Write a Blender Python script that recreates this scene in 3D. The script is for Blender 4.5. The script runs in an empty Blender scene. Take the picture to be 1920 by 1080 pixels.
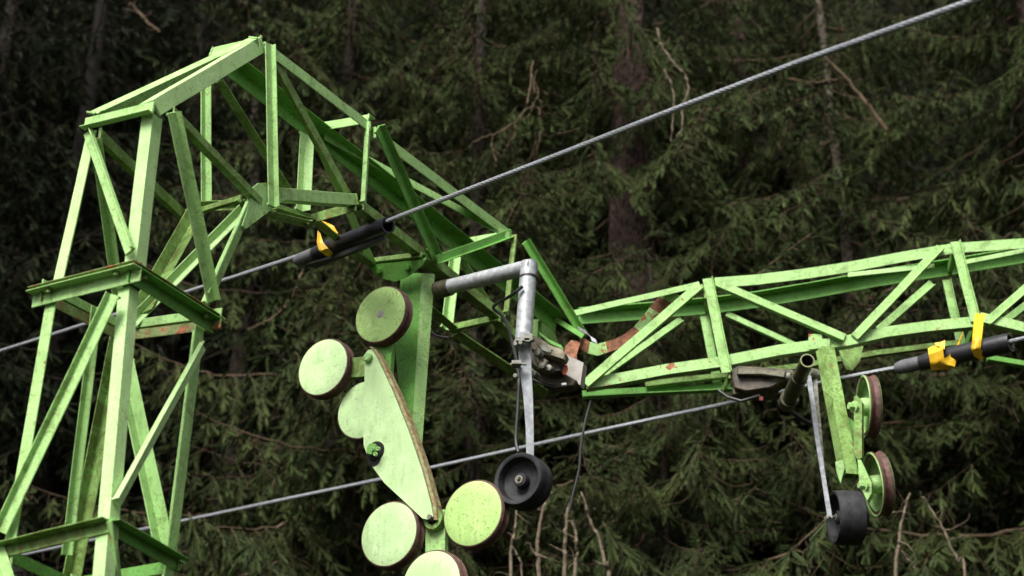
import bpy, math, random
import numpy as np
from mathutils import Vector, Matrix

R = math.radians
random.seed(7)
rng = np.random.default_rng(11)
scene = bpy.context.scene
COL = scene.collection

# ------------------------------------------------------------------ camera, world, sun, exposure
CZ = 1.6                      # eye height
PITCH = R(26)
FPX = 3200.0                  # focal length in pixels of a 1920 wide picture
cam_d = bpy.data.cameras.new("camera")
cam_d.sensor_width = 36.0
cam_d.lens = 36.0 * FPX / 1920.0
cam_d.clip_end = 3000
cam_d.dof.use_dof = True
cam_d.dof.focus_distance = 8.2
cam_d.dof.aperture_fstop = 2.0
cam = bpy.data.objects.new("camera", cam_d)
cam.location = (0, 0, CZ)
cam.rotation_euler = (R(90) + PITCH, 0, 0)
COL.objects.link(cam)
scene.camera = cam

SUN_EL, SUN_AZ = 47, 204      # azimuth clockwise from +Y: behind the camera
world = bpy.data.worlds.new("World")
scene.world = world
world.use_nodes = True
wn = world.node_tree
wn.nodes.clear()
wo = wn.nodes.new("ShaderNodeOutputWorld")
bg = wn.nodes.new("ShaderNodeBackground")
sky = wn.nodes.new("ShaderNodeTexSky")
sky.sky_type = 'NISHITA'
sky.sun_disc = False
sky.sun_elevation = R(SUN_EL)
sky.sun_rotation = R(SUN_AZ)
sky.air_density = 1.0
sky.dust_density = 4.0
hs = wn.nodes.new("ShaderNodeHueSaturation")
hs.inputs['Saturation'].default_value = 0.12
bg.inputs['Strength'].default_value = 0.075
wn.links.new(sky.outputs[0], hs.inputs['Color'])
wn.links.new(hs.outputs[0], bg.inputs['Color'])
wn.links.new(bg.outputs[0], wo.inputs['Surface'])

sun_d = bpy.data.lights.new("sun", 'SUN')
sun_d.energy = 2.4
sun_d.angle = R(26)
sun_d.color = (1.0, 0.97, 0.92)
sun = bpy.data.objects.new("sun", sun_d)
az = R(SUN_AZ)
sdir = Vector((math.sin(az) * math.cos(R(SUN_EL)), math.cos(az) * math.cos(R(SUN_EL)), math.sin(R(SUN_EL))))
sun.rotation_euler = (-sdir).to_track_quat('-Z', 'Y').to_euler()
COL.objects.link(sun)

scene.view_settings.view_transform = 'Standard'
scene.view_settings.look = 'None'
scene.view_settings.gamma = 1
scene.view_settings.exposure = 1.2

# ------------------------------------------------------------------ helpers
c26, s26 = math.cos(PITCH), math.sin(PITCH)
X, Y_, Z = Vector((1, 0, 0)), Vector((0, 1, 0)), Vector((0, 0, 1))
EYE = Vector((0, 0, CZ))

def ray(px, py):
    u = (540 - py) / FPX
    return Vector(((px - 960) / FPX, c26 - u * s26, s26 + u * c26))
def Q(px, py, y):             # the point seen at that pixel that stands y metres in front
    r = ray(px, py)
    return r * (y / r.y) + EYE
def D(px, py, d):             # the same, by distance along the lens axis
    return ray(px, py) * d + EYE
def QP(px, py, p, n):         # the same, on a plane
    r = ray(px, py)
    return r * ((p - EYE).dot(n) / r.dot(n)) + EYE

def tag(o, label=None, cat=None, group=None, kind=None):
    if label: o["label"] = label
    if cat: o["category"] = cat
    if group: o["group"] = group
    if kind: o["kind"] = kind
    return o
def empty(name, loc):
    o = bpy.data.objects.new(name, None)
    o.location = loc
    o.empty_display_size = 0.1
    COL.objects.link(o)
    return o

class MB:
    def __init__(s):
        s.v, s.f, s.m, s.sm = [], [], [], []
    def add(s, verts, faces, mi=0, smooth=False):
        o = len(s.v)
        s.v += [Vector(v) for v in verts]
        for f in faces:
            s.f.append([i + o for i in f]); s.m.append(mi); s.sm.append(smooth)
        return s
    def prism(s, poly, d, mi=0, smooth=False):      # poly: loop of points; d: extrusion vector
        n = len(poly)
        vs = [Vector(p) for p in poly] + [Vector(p) + d for p in poly]
        fs = [list(range(n))[::-1], [i + n for i in range(n)]]
        fs += [[i, (i + 1) % n, n + (i + 1) % n, n + i] for i in range(n)]
        return s.add(vs, fs, mi, smooth)
    def box(s, c, ax, ay, az_, mi=0):               # centre and three half vectors
        c = Vector(c)
        p = [c - ax - ay - az_, c + ax - ay - az_, c + ax + ay - az_, c - ax + ay - az_]
        return s.prism(p, az_ * 2, mi)
    def angle(s, a, b, u, v, w, t=0.006, w2=None, mi=0):   # rolled steel angle section
        w2 = w2 or w
        ax = (b - a).normalized()
        u = (u - ax * u.dot(ax)).normalized()
        v = (v - ax * v.dot(ax)); v = (v - u * v.dot(u)).normalized()
        r = t * 0.35
        pr = [(0, 0), (w - r, 0), (w, r), (w, t - r), (w - r, t), (t + t * .6, t), (t, t + t * .6), (t, w2 - r), (t - r, w2), (r, w2), (0, w2 - r)]
        L = b - a
        k = max(1, int(L.length / 0.12))
        rings = []
        n = len(pr)
        vs = []
        ph = random.random() * 6
        for i in range(k + 1):
            q = i / k
            wob = 0.0012 * math.sin(q * 7 + ph) * math.sin(math.pi * q)
            o = a + L * q + u * wob
            vs += [o + u * x + v * y for x, y in pr]
        fs = [list(range(n))[::-1], [k * n + i for i in range(n)]]
        for i in range(k):
            fs += [[i * n + j, i * n + (j + 1) % n, (i + 1) * n + (j + 1) % n, (i + 1) * n + j] for j in range(n)]
        return s.add(vs, fs, mi)
    def tube(s, pts, rad, n=10, mi=0, cap=True, smooth=True):
        pts = [Vector(p) for p in pts]
        if not isinstance(rad, (list, tuple)): rad = [rad] * len(pts)
        up = None
        vs = []
        for i, p in enumerate(pts):
            t = (pts[min(i + 1, len(pts) - 1)] - pts[max(i - 1, 0)]).normalized()
            if up is None:
                up = Z if abs(t.z) < 0.9 else X
                up = (up - t * up.dot(t)).normalized()
            else:
                up = (up - t * up.dot(t)).normalized()
            sd = t.cross(up)
            for j in range(n):
                q = 2 * math.pi * j / n
                vs.append(p + (up * math.cos(q) + sd * math.sin(q)) * rad[i])
        fs = []
        for i in range(len(pts) - 1):
            fs += [[i * n + j, i * n + (j + 1) % n, (i + 1) * n + (j + 1) % n, (i + 1) * n + j] for j in range(n)]
        s.add(vs, fs, mi, smooth)
        if cap:
            o = len(s.v) - len(vs)
            s.f.append([o + j for j in range(n)][::-1]); s.m.append(mi); s.sm.append(False)
            s.f.append([o + (len(pts) - 1) * n + j for j in range(n)]); s.m.append(mi); s.sm.append(False)
        return s
    def lathe(s, c, ax, prof, n=48, mi=0, mis=None, smooth=True):   # prof: (distance along ax, radius)
        ax = ax.normalized()
        up = Z if abs(ax.z) < 0.9 else X
        up = (up - ax * up.dot(ax)).normalized()
        sd = ax.cross(up)
        rings = []
        o = len(s.v)
        for (h, r) in prof:
            for j in range(n):
                q = 2 * math.pi * j / n
                s.v.append(c + ax * h + (up * math.cos(q) + sd * math.sin(q)) * max(r, 1e-5))
        for i in range(len(prof) - 1):
            for j in range(n):
                s.f.append([o + i * n + j, o + i * n + (j + 1) % n, o + (i + 1) * n + (j + 1) % n, o + (i + 1) * n + j])
                s.m.append(mis[i] if mis else mi); s.sm.append(smooth)
        return s
    def build(s, name, mats, parent=None, fix=True, sharp=35):
        me = bpy.data.meshes.new(name)
        me.from_pydata([tuple(v) for v in s.v], [], s.f)
        if not isinstance(mats, (list, tuple)): mats = [mats]
        for m in mats: me.materials.append(m)
        me.polygons.foreach_set("material_index", s.m)
        me.polygons.foreach_set("use_smooth", s.sm)
        if any(s.sm):
            me.set_sharp_from_angle(angle=R(sharp))
        me.update()
        if fix:
            import bmesh
            bm = bmesh.new(); bm.from_mesh(me)
            bmesh.ops.recalc_face_normals(bm, faces=bm.faces)
            bm.to_mesh(me); bm.free()
        o = bpy.data.objects.new(name, me)
        COL.objects.link(o)
        if parent:
            o.parent = parent
            o.matrix_parent_inverse = Matrix.Translation(-parent.location)
        return o
def put(parent, o):
    o.parent = parent
    o.matrix_parent_inverse = Matrix.Translation(-parent.location)

# ------------------------------------------------------------------ materials
def mat_new(name):
    m = bpy.data.materials.new(name); m.use_nodes = True
    nt = m.node_tree
    return m, nt, nt.nodes['Principled BSDF']
def N(nt, kind, **kw):
    n = nt.nodes.new(kind)
    for k, v in kw.items():
        if k in n.inputs: n.inputs[k].default_value = v
        else: setattr(n, k, v)
    return n
def ramp(nt, src, p0, p1, c0=(0, 0, 0, 1), c1=(1, 1, 1, 1)):
    r = nt.nodes.new("ShaderNodeValToRGB")
    r.color_ramp.elements[0].position = p0; r.color_ramp.elements[1].position = p1
    r.color_ramp.elements[0].color = c0; r.color_ramp.elements[1].color = c1
    nt.links.new(src, r.inputs[0])
    return r.outputs[0]
def noise(nt, vec, scale, detail=6, rough=0.6, dist=0):
    n = N(nt, "ShaderNodeTexNoise")
    n.inputs['Scale'].default_value = scale; n.inputs['Detail'].default_value = detail
    n.inputs['Roughness'].default_value = rough; n.inputs['Distortion'].default_value = dist
    nt.links.new(vec, n.inputs['Vector'])
    return n.outputs['Fac']
def mix(nt, fac, a, b):
    m = nt.nodes.new("ShaderNodeMix"); m.data_type = 'RGBA'
    if isinstance(fac, float): m.inputs[0].default_value = fac
    else: nt.links.new(fac, m.inputs[0])
    for s, i in ((a, 6), (b, 7)):
        if isinstance(s, tuple): m.inputs[i].default_value = s
        else: nt.links.new(s, m.inputs[i])
    return m.outputs[2]
def mul(nt, a, b, op='MULTIPLY'):
    m = nt.nodes.new("ShaderNodeMath"); m.operation = op
    for s, i in ((a, 0), (b, 1)):
        if isinstance(s, (int, float)): m.inputs[i].default_value = s
        else: nt.links.new(s, m.inputs[i])
    return m.outputs[0]
def bump(nt, bs, h, strength=0.3, dist=0.002):
    b = nt.nodes.new("ShaderNodeBump"); b.inputs['Strength'].default_value = strength; b.inputs['Distance'].default_value = dist
    nt.links.new(h, b.inputs['Height']); nt.links.new(b.outputs[0], bs.inputs['Normal'])

def paint(name, base, moss=0.5, rust=0.0, dirt=0.5, off=0.0, rsc=17):
    """old pale green paint; moss, dirt specks and rust are noise patches of their own"""
    m, nt, bs = mat_new(name)
    geo = N(nt, "ShaderNodeNewGeometry")
    va = nt.nodes.new("ShaderNodeVectorMath"); va.operation = 'ADD'
    oi = N(nt, "ShaderNodeObjectInfo")
    va.inputs[1].default_value = (off, off * 2, off)
    nt.links.new(geo.outputs['Position'], va.inputs[0])
    P = va.outputs[0]
    b2 = tuple(x * 0.80 for x in base) + (1,)
    col = mix(nt, ramp(nt, noise(nt, P, 5, 3), 0.35, 0.7), b2, base + (1,))
    col = mix(nt, mul(nt, oi.outputs['Random'], 0.22), col, (base[0] * .75, base[1] * .8, base[2] * .6, 1))
    # chalky faded patches
    col = mix(nt, mul(nt, ramp(nt, noise(nt, P, 14, 5, .65), 0.52, 0.75), 0.35), col, (min(1, base[0] * 1.5), min(1, base[1] * 1.15), min(1, base[2] * 1.7), 1))
    # grey green runs down the steel
    mp = nt.nodes.new("ShaderNodeMapping"); mp.inputs['Scale'].default_value = (1, 1, .16)
    nt.links.new(P, mp.inputs[0])
    ru = ramp(nt, noise(nt, mp.outputs[0], 38, 5, .6), .50, .68)
    col = mix(nt, mul(nt, mul(nt, ru, ramp(nt, noise(nt, P, 4, 3), .42, .6)), .35 + .3 * moss), col, (base[0] * .45, base[1] * .5, base[2] * .4, 1))
    # algae / moss film
    mo = ramp(nt, noise(nt, P, 11, 8, .78, .8), 0.57 - .15 * moss, 0.70 - .12 * moss)
    col = mix(nt, mul(nt, mo, 0.30 + 0.55 * moss), col, (0.10, 0.135, 0.022, 1))
    # fine dark specks
    sp = ramp(nt, noise(nt, P, 85, 5, .7), 0.58 - .07 * dirt, 0.64 - .07 * dirt)
    gate = ramp(nt, noise(nt, P, 5, 5, .65), 0.40, 0.58)
    col = mix(nt, mul(nt, mul(nt, sp, gate), 0.35 + 0.3 * dirt), col, (0.05, 0.06, 0.015, 1))
    # brown run marks and worn scratches
    st = ramp(nt, noise(nt, P, 34, 6, .75, 1.2), 0.60 - .04 * dirt, 0.67 - .04 * dirt)
    col = mix(nt, mul(nt, st, 0.6), col, (0.15, 0.085, 0.03, 1))
    # chips of rust
    rs = ramp(nt, noise(nt, P, rsc, 7, .7), 0.665 - .30 * rust, 0.68 - .30 * rust)
    col = mix(nt, rs, col, mix(nt, ramp(nt, noise(nt, P, 60, 4), .4, .65), (0.40, 0.13, 0.05, 1), (0.15, 0.055, 0.028, 1)))
    nt.links.new(col, bs.inputs['Base Color'])
    bs.inputs['Roughness'].default_value = 0.55
    bs.inputs['Specular IOR Level'].default_value = 0.35
    bump(nt, bs, noise(nt, P, 120, 5), 0.25, 0.002)
    return m
GB = (0.385, 0.65, 0.23)
M = {}
M['paint'] = paint("green_paint", GB, .5, 0.02, .45)
M['mossy'] = paint("mossy_paint", (0.27, 0.48, 0.13), 1.0, 0.10, .8, 3)
M['fresh'] = paint("clean_green_paint", (0.50, 0.76, 0.32), .12, -.04, .3, 5)
M['chipped'] = paint("chipped_paint", GB, .4, 0.27, .6, 9, 9)
M['algae'] = paint("algae_specked_paint", (0.36, 0.60, 0.18), .75, 0.02, .9, 41)
M['torn'] = paint("rusted_through_paint", GB, .3, 0.42, .6, 43, 9)
M['deep'] = paint("shaded_green_paint", (0.17, 0.45, 0.085), .5, -0.02, .7, 13)  # green paint darkened for undersides and inside faces, shade put into the colour
M['disc'] = paint("sheave_paint", (0.57, 0.80, 0.39), .1, -.04, 0.0, 21)
M['discdirty'] = paint("dirty_sheave_paint", (0.46, 0.70, 0.23), .3, -.02, .5, 27)
M['grimy'] = paint("grimy_flange_paint", (0.27, 0.34, 0.13), .9, .40, 1.0, 31)

def simple(name, col, rough=.6, metal=0, var=.25, scale=20, bmp=.2, col2=None, spec=.4):
    m, nt, bs = mat_new(name)
    geo = N(nt, "ShaderNodeNewGeometry")
    c2 = col2 or tuple(x * (1 - var) for x in col)
    nt.links.new(mix(nt, ramp(nt, noise(nt, geo.outputs['Position'], scale, 8, .65), .38, .68), c2 + (1,), col + (1,)), bs.inputs['Base Color'])
    bs.inputs['Roughness'].default_value = rough; bs.inputs['Metallic'].default_value = metal
    bs.inputs['Specular IOR Level'].default_value = spec
    if bmp: bump(nt, bs, noise(nt, geo.outputs['Position'], scale * 4, 5), bmp, 0.003)
    return m
M['galv'] = simple("galvanised_steel", (0.52, 0.54, 0.56), .5, .3, .45, 34, .25)
M['galvdirt'] = simple("weathered_galvanised_steel", (0.34, 0.34, 0.31), .6, .3, .3, 30, .3, (0.10, 0.10, 0.06))
M['rubber'] = simple("black_rubber", (0.034, 0.034, 0.036), .7, 0, .4, 22, .5, (0.013, 0.013, 0.015), .3)
M['hose'] = simple("black_hose", (0.020, 0.020, 0.024), .38, 0, .4, 25, .3, None, .5)
M['hosegrey'] = simple("grey_hose", (0.14, 0.14, 0.15), .5, 0, .4, 25, .3, None, .5)
M['rope'] = simple("wire_rope_steel", (0.40, 0.42, 0.45), .5, .4, .35, 60, 0)
M['tyre'] = simple("brown_sheave_liner", (0.16, 0.075, 0.055), .65, 0, .5, 40, .3, (0.05, 0.028, 0.022))
M['rust'] = simple("rusty_steel", (0.38, 0.15, 0.07), .85, 0, .5, 35, .5, (0.11, 0.055, 0.035))
M['casting'] = simple("grimy_casting", (0.34, 0.30, 0.21), .6, .15, .6, 16, .3, (0.10, 0.08, 0.045))
M['greybox'] = simple("grey_box", (0.40, 0.37, 0.33), .6, 0, .25, 30, .2)
M['orange'] = simple("orange_tag", (0.75, 0.13, 0.03), .55, 0, .3, 60, .1)
M['yellow'] = simple("yellow_tape", (0.82, 0.53, 0.03), .42, 0, .3, 40, .3, (0.68, 0.38, 0.015), .4)
M['darkhole'] = simple("dark_inside", (0.012, 0.012, 0.011), .9, 0, .2, 20, 0)
M['olive'] = simple("olive_pipe", (0.105, 0.10, 0.062), .5, .3, .4, 35, .2, (0.045, 0.045, 0.022))
M['wire'] = simple("black_wire", (0.02, 0.02, 0.02), .5, 0, .2, 40, 0)
M['brass'] = simple("brass_bearing", (0.30, 0.28, 0.22), .45, .5, .3, 60, 0)

M['galvdull'] = simple("dull_galvanised_flat_bar", (0.36, 0.38, 0.40), .6, .25, .45, 30, .3)
def bark(name, a, b, c=None, sc=1.0):
    m, nt, bs = mat_new(name)
    tc = N(nt, "ShaderNodeNewGeometry")
    mp = nt.nodes.new("ShaderNodeMapping"); mp.inputs['Scale'].default_value = (1, 1, .45)
    nt.links.new(tc.outputs['Position'], mp.inputs[0])
    vo = N(nt, "ShaderNodeTexVoronoi"); vo.inputs['Scale'].default_value = 28 * sc
    nt.links.new(mp.outputs[0], vo.inputs['Vector'])
    col = mix(nt, ramp(nt, vo.outputs['Distance'], .15, .6), b + (1,), a + (1,))
    col = mix(nt, mul(nt, ramp(nt, noise(nt, mp.outputs[0], 40 * sc, 6), .4, .7), .6), col, b + (1,))
    if c:
        col = mix(nt, ramp(nt, noise(nt, tc.outputs['Position'], 7 * sc, 6, .7), .50, .60), col, c + (1,))
    nt.links.new(col, bs.inputs['Base Color'])
    bs.inputs['Roughness'].default_value = .9
    bs.inputs['Specular IOR Level'].default_value = .15
    bump(nt, bs, vo.outputs['Distance'], .9, .03)
    return m
M['bark'] = bark("spruce_bark", (0.072, 0.048, 0.038), (0.022, 0.016, 0.013))
M['bark2'] = bark("grey_brown_bark", (0.040, 0.032, 0.024), (0.02, 0.016, 0.012))
M['lichen'] = bark("lichen_bark", (0.12, 0.10, 0.07), (0.03, 0.025, 0.018), (0.14, 0.13, 0.11))
def low_lichen():
    m, nt, bs = mat_new("trunk_foot_lichen_bark")
    geo = N(nt, "ShaderNodeNewGeometry"); sx = nt.nodes.new("ShaderNodeSeparateXYZ"); nt.links.new(geo.outputs['Position'], sx.inputs[0])
    lo = ramp(nt, mul(nt, mul(nt, sx.outputs[2], 8.0, 'SUBTRACT'), -.5), 0.0, .4)
    pat = ramp(nt, noise(nt, geo.outputs['Position'], 6, 6, .7), .42, .56)
    nt.links.new(mix(nt, mul(nt, lo, pat), (0.022, 0.018, 0.014, 1), (0.30, 0.29, 0.25, 1)), bs.inputs['Base Color'])
    bs.inputs['Roughness'].default_value = .95
    bump(nt, bs, noise(nt, geo.outputs['Position'], 24, 6), .8, .03)
    return m
M['footlichen'] = low_lichen()
M['twig'] = simple("dead_twig", (0.17, 0.125, 0.08), .9, 0, .4, 30, 0, (0.07, 0.05, 0.032), .1)
M['branchwood'] = simple("spruce_branch_wood", (0.12, 0.085, 0.055), .9, 0, .4, 20, 0, None, .1)
M['paletwig'] = simple("pale_bare_stem", (0.21, 0.17, 0.12), .85, 0, .4, 25, 0, (0.085, 0.065, 0.045), .15)

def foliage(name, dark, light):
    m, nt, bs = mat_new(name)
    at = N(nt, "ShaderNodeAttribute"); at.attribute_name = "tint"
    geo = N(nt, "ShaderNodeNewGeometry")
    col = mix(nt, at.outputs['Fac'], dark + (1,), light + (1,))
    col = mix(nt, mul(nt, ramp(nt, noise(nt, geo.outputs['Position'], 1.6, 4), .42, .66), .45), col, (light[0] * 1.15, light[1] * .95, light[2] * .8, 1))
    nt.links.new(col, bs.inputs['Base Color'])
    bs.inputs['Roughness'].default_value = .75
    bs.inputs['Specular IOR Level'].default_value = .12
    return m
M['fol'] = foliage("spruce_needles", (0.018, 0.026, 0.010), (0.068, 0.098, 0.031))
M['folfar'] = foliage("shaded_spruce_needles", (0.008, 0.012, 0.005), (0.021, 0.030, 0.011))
M['shadedwood'] = simple("shaded_branch_wood", (0.030, 0.023, 0.017), .9, 0, .4, 20, 0, None, .1)  # branch wood darkened like the needles above, forest shade put into the colour

# ------------------------------------------------------------------ ground (one sheet, a wooded bank rising behind)
def ground_h(x, y):
    h = 0.0
    if y > 15: h += (y - 15) * 0.85
    h = min(h, 120 + (y - 15) * .02)
    if y > 15: h += 0.5 * math.sin(x * .35 + y * .22) + .3 * math.sin(x * .9 - y * .6)
    return h
def make_ground():
    xs = sorted(set([-900, -500, -250, -140, -90] + list(np.arange(-60, 61, 1.5)) + [90, 140, 250, 500, 900]))
    ys = sorted(set([-900, -500, -200, -100, -50, -25, -12, -5] + list(np.arange(0, 60, 1.2)) + [75, 95, 120, 160, 250, 500, 900]))
    vs = [(x, y, ground_h(x, y) + (random.random() - .5) * .08) for y in ys for x in xs]
    n = len(xs)
    fs = [[j * n + i, j * n + i + 1, (j + 1) * n + i + 1, (j + 1) * n + i] for j in range(len(ys) - 1) for i in range(n - 1)]
    m, nt, bs = mat_new("forest_ground")
    geo = N(nt, "ShaderNodeNewGeometry")
    col = mix(nt, ramp(nt, noise(nt, geo.outputs['Position'], 1.2, 8, .7), .4, .62), (0.020, 0.016, 0.010, 1), (0.018, 0.028, 0.009, 1))
    nt.links.new(col, bs.inputs['Base Color']); bs.inputs['Roughness'].default_value = 1
    bs.inputs['Specular IOR Level'].default_value = .05
    bump(nt, bs, noise(nt, geo.outputs['Position'], 5, 8), 1, .15)
    b = MB(); b.add(vs, fs, 0, True)
    o = b.build("ground", m, fix=False)
    tag(o, kind="structure")
make_ground()

# ================================================================== THE PYLON
E1 = Vector((0.876, -0.482, 0))      # across the mast, towards the near right
E2 = Vector((0.464, 0.886, 0))       # along the arm, away to the right
SF = Vector((0, -1, 0))              # the near face of the buckled outer arm
pylon = empty("lattice_pylon", Q(200, 900, 6.3) * 1)
pylon.location = (-1.75, 6.3, 0)
tag(pylon, "pale green lattice steel ski lift pylon with its arm buckled and sagging to the right", "lift pylon")

def mem(kind, a, b, n, w=.05, side=1, out=-1, off=0.0, m='paint', center=True, w2=None, label=None, ext=0.0, t=.006):
    """one steel angle: a, b = (px, py, y); n = face normal; side turns the in-plane flange, out = +-1 the other"""
    A = Q(*a) if isinstance(a, tuple) else a
    B = Q(*b) if isinstance(b, tuple) else b
    ax = (B - A).normalized()
    A = A - ax * ext; B = B + ax * ext
    n = (n - ax * n.dot(ax)).normalized()
    if out == 1 and w2 is None: w2 = w * .55
    u = n.cross(ax) * side
    o = n * off
    if center: o = o - u * (w / 2)
    mb = MB().angle(A + o, B + o, u, n * out, w, t, w2)
    if w >= .04:                      # lumpy weld beads where the member lands on its neighbours
        for E_, sg in ((A, 1), (B, -1)):
            q = [E_ + o + ax * sg * .004 + u * (w * k / 6) + n * (.002 if out < 0 else -.002) for k in range(7)]
            mb.tube(q, [.004 + .003 * random.random() for _ in q], 6)
    ob = mb.build(kind, M[m], pylon)
    if label: ob["label"] = label
    return ob
def leg(a, b, u, v, w=.055, m='paint', kind='leg', t=.006):
    A = Q(*a) if isinstance(a, tuple) else a
    B = Q(*b) if isinstance(b, tuple) else b
    return MB().angle(A, B, u, v, w, t).build(kind, M[m], pylon)
def plate(kind, poly, p0, n, th=.008, m='paint', parent=None, mb=None):
    pts = [QP(x, y, p0, n) for x, y in poly]
    b = mb or MB()
    b.prism(pts, n.normalized() * -th)
    if mb is None: return b.build(kind, M[m], parent or pylon)
def bolt(c, ax, r=.011, h=.012, m='mossy', parent=None):
    ax = ax.normalized()
    up = Z if abs(ax.z) < .9 else X
    up = (up - ax * up.dot(ax)).normalized(); sd = ax.cross(up)
    b = MB()
    b.lathe(c, ax, [(0, 0), (0, r * 1.5), (.002, r * 1.5), (.002, 0)], 16)
    b.prism([c + (up * math.cos(k * math.pi / 3) + sd * math.sin(k * math.pi / 3)) * r for k in range(6)], ax * h)
    return b.build("bolt", M[m], parent or pylon)

# ---- lower mast: four corner angles down to the ground
def down(a, b, z):                    # carry the line a-b on to height z
    A, B = Q(*a), Q(*b)
    return A + (B - A) * ((z - A.z) / (B.z - A.z))
lA, lB, lC, lD = ((86, 566, 6.22), (4, 1040, 6.19)), ((243, 535, 6.02), (204, 985, 5.97)), ((383, 618, 6.47), (330, 1048, 6.49)), ((219, 645, 6.62), (146, 1020, 6.66))
leg(Q(*lA[0]), down(*lA, 0), E1, E2)
leg(Q(*lB[0]), down(*lB, 0), -E1, E2, .058, 'fresh')
leg(Q(*lC[0]), down(*lC, 0), -E2, -E1, .058)
leg(Q(*lD[0]), down(*lD, 0), -E2, E1, .055, 'mossy')
# face braces between the two rings
mem('brace', (219, 556, 5.99), (8, 1000, 6.17), -E2, .055, 1, 1, .010, 'paint')
mem('brace', (376, 650, 6.47), (214, 945, 5.99), E1, .045, 1, 1, .008, 'fresh')
mem('brace', (172, 575, 6.3), (116, 1040, 6.55), -E1, .034, 1, -1, -.01, 'paint')
mem('brace', (244, 680, 6.62), (322, 1045, 6.5), E2, .058, -1, -1, -.01, 'paint')
# lower ring
def zring(pts, names=('crossbar',) * 4, w=.055, mats=('paint',) * 4, over=.02, flip=(1, 1, 1, 1), dz=0.0, out=True, kind='crossbar'):
    dirs = (-E2, E1, E2, -E1)         # outward normals of faces AB, BC, CD, DA
    for i in range(4):
        a, b = pts[i], pts[(i + 1) % 4]
        ax = (b - a).normalized()
        o = Vector((0, 0, dz + .0025 * (i % 2)))
        k = over if i % 2 == 0 else over * .6
        MB().angle(a - ax * k + o, b + ax * k + o, -Z * flip[i], dirs[i] * (1 if out else -1), w, .006, w).build(kind, M[mats[i]], pylon)
r1 = [Q(2, 1024, 6.19), Q(203, 976, 5.97), Q(330, 1048, 6.49), Q(136, 1084, 6.66)]
zring(r1, mats=('mossy', 'deep', 'deep', 'deep'), w=.05, over=.01)
# the bays below the picture
for z in (2.55, 1.45, .35):
    pts = [down(*l, z) for l in (lA, lB, lC, lD)]
    zring(pts, w=.05, over=.0)
prev = r1
for z in (2.55, 1.45, .35):
    pts = [down(*l, z) for l in (lA, lB, lC, lD)]
    for i, n in enumerate((-E2, E1, E2, -E1)):
        a, b = (prev[i], pts[(i + 1) % 4])
        if i > 1: a, b = prev[(i + 1) % 4], pts[i]
        mem('brace', a, b, n, .045, 1, 1 if i < 2 else -1, .01)
    prev = pts
# bolted ring between the mast sections: lower frame webs, upper frame plate
r2 = [Q(84, 548, 6.21), Q(246, 507, 6.0), Q(394, 600, 6.47), Q(226, 622, 6.64)]
def ring2():
    dirs = (-E2, E1, E2, -E1)
    for i in range(4):
        a, b = r2[i], r2[(i + 1) % 4]
        ax = (b - a).normalized()
        o = Vector((0, 0, .003 * (i % 2)))
        k = .055 if i % 2 == 0 else .02
        front = i in (0, 1)
        # lower frame
        MB().angle(a - ax * k + o, b + ax * k + o, -Z, dirs[i], .06 if front else .045, .006, .05).build('flange_bar', M['deep' if i == 1 else ('paint' if i == 0 else 'grimy')], pylon)
        # upper frame, bolted on top of it
        o2 = o + Vector((0, 0, .011)) 
        kk = k - .004
        MB().angle(a - ax * kk + o2, b + ax * kk + o2, Z if not front else dirs[i], dirs[i] if not front else Z, .04 if not front else .048, .006, .04 if not front else .012).build('flange_bar', M['grimy' if front else 'paint'], pylon)
        for q in (.1, .88):
            c = a.lerp(b, q) + dirs[i] * .025 + Vector((0, 0, -.006))
            bolt(c, -Z, .012, .016)
ring2()
# ---- upper mast
leg((163, 248, 6.2), (99, 530, 6.21), E1, E2, .052, 'fresh')
leg((287, 212, 6.0), (255, 492, 6.02), -E1, E2, .062, 'fresh')
leg((398, 566, 6.44), (480, 378, 6.74), E1 * -1 + E2 * -.3, -E2, .05, 'paint')
leg((264, 590, 6.62), (377, 388, 7.02), E1 + Z * .2, -E2 * 1, .062, 'mossy')
mem('brace', (170, 262, 6.22), (212, 560, 6.6), -E1, .038, 1, -1, -.01, 'paint')
mem('brace', (168, 250, 6.17), (247, 474, 5.99), -E2, .046, -1, 1, .008, 'paint')
mem('brace', (318, 212, 6.0), (392, 566, 6.44), E1, .060, -1, 1, .008, 'paint')
mem('brace', (322, 208, 6.02), (494, 386, 6.75), E1, .038, 1, -1, .012, 'mossy')
mem('brace', (184, 250, 6.22), (345, 404, 6.95), -E1, .055, -1, 1, -.008, 'mossy')
mem('brace', (250, 612, 6.6), (460, 398, 6.78), E2, .042, 1, -1, .0, 'fresh')
# top chords of the knee
mem('chord', (292, 203, 6.0), (492, 84, 6.66), E1, .072, -1, -1, .0, 'fresh')
mem('chord', (178, 226, 6.21), (405, 112, 6.96), -E1, .06, 1, -1, -.002, 'deep')
mem('brace', (170, 213, 6.17), (476, 71, 6.62), Vector((-.3, -.85, .25)), .052, 1, -1, .0, 'paint')
mem('crossbar', (162, 234, 6.17), (290, 203, 5.98), -E2, .056, 1, 1, .006, 'paint')
mem('crossbar', (396, 97, 6.97), (488, 76, 6.68), -E2, .05, 1, -1, .0, 'paint')
# knee: near vertical, far vertical
mem('post', (497, 84, 6.66), (503, 388, 6.76), E1, .052, -1, 1, .016, 'paint')
mem('post', (380, 132, 6.96), (381, 380, 7.0), -E1, .038, 1, -1, .0, 'paint')
mem('crossbar', (372, 384, 7.02), (462, 382, 6.84), Z * -1 + E2 * -.6, .045, 1, 1, .0, 'mossy')
mem('crossbar', (380, 400, 6.99), (458, 376, 6.8), -E2, .04, 1, 1, .02, 'mossy')
# knee gusset
plate('gusset_plate', [(472, 352), (482, 344), (500, 343), (506, 372), (536, 372), (458, 430), (452, 424), (462, 395)], Q(495, 385, 6.74), E1 * -1, .008, 'paint')
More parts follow.
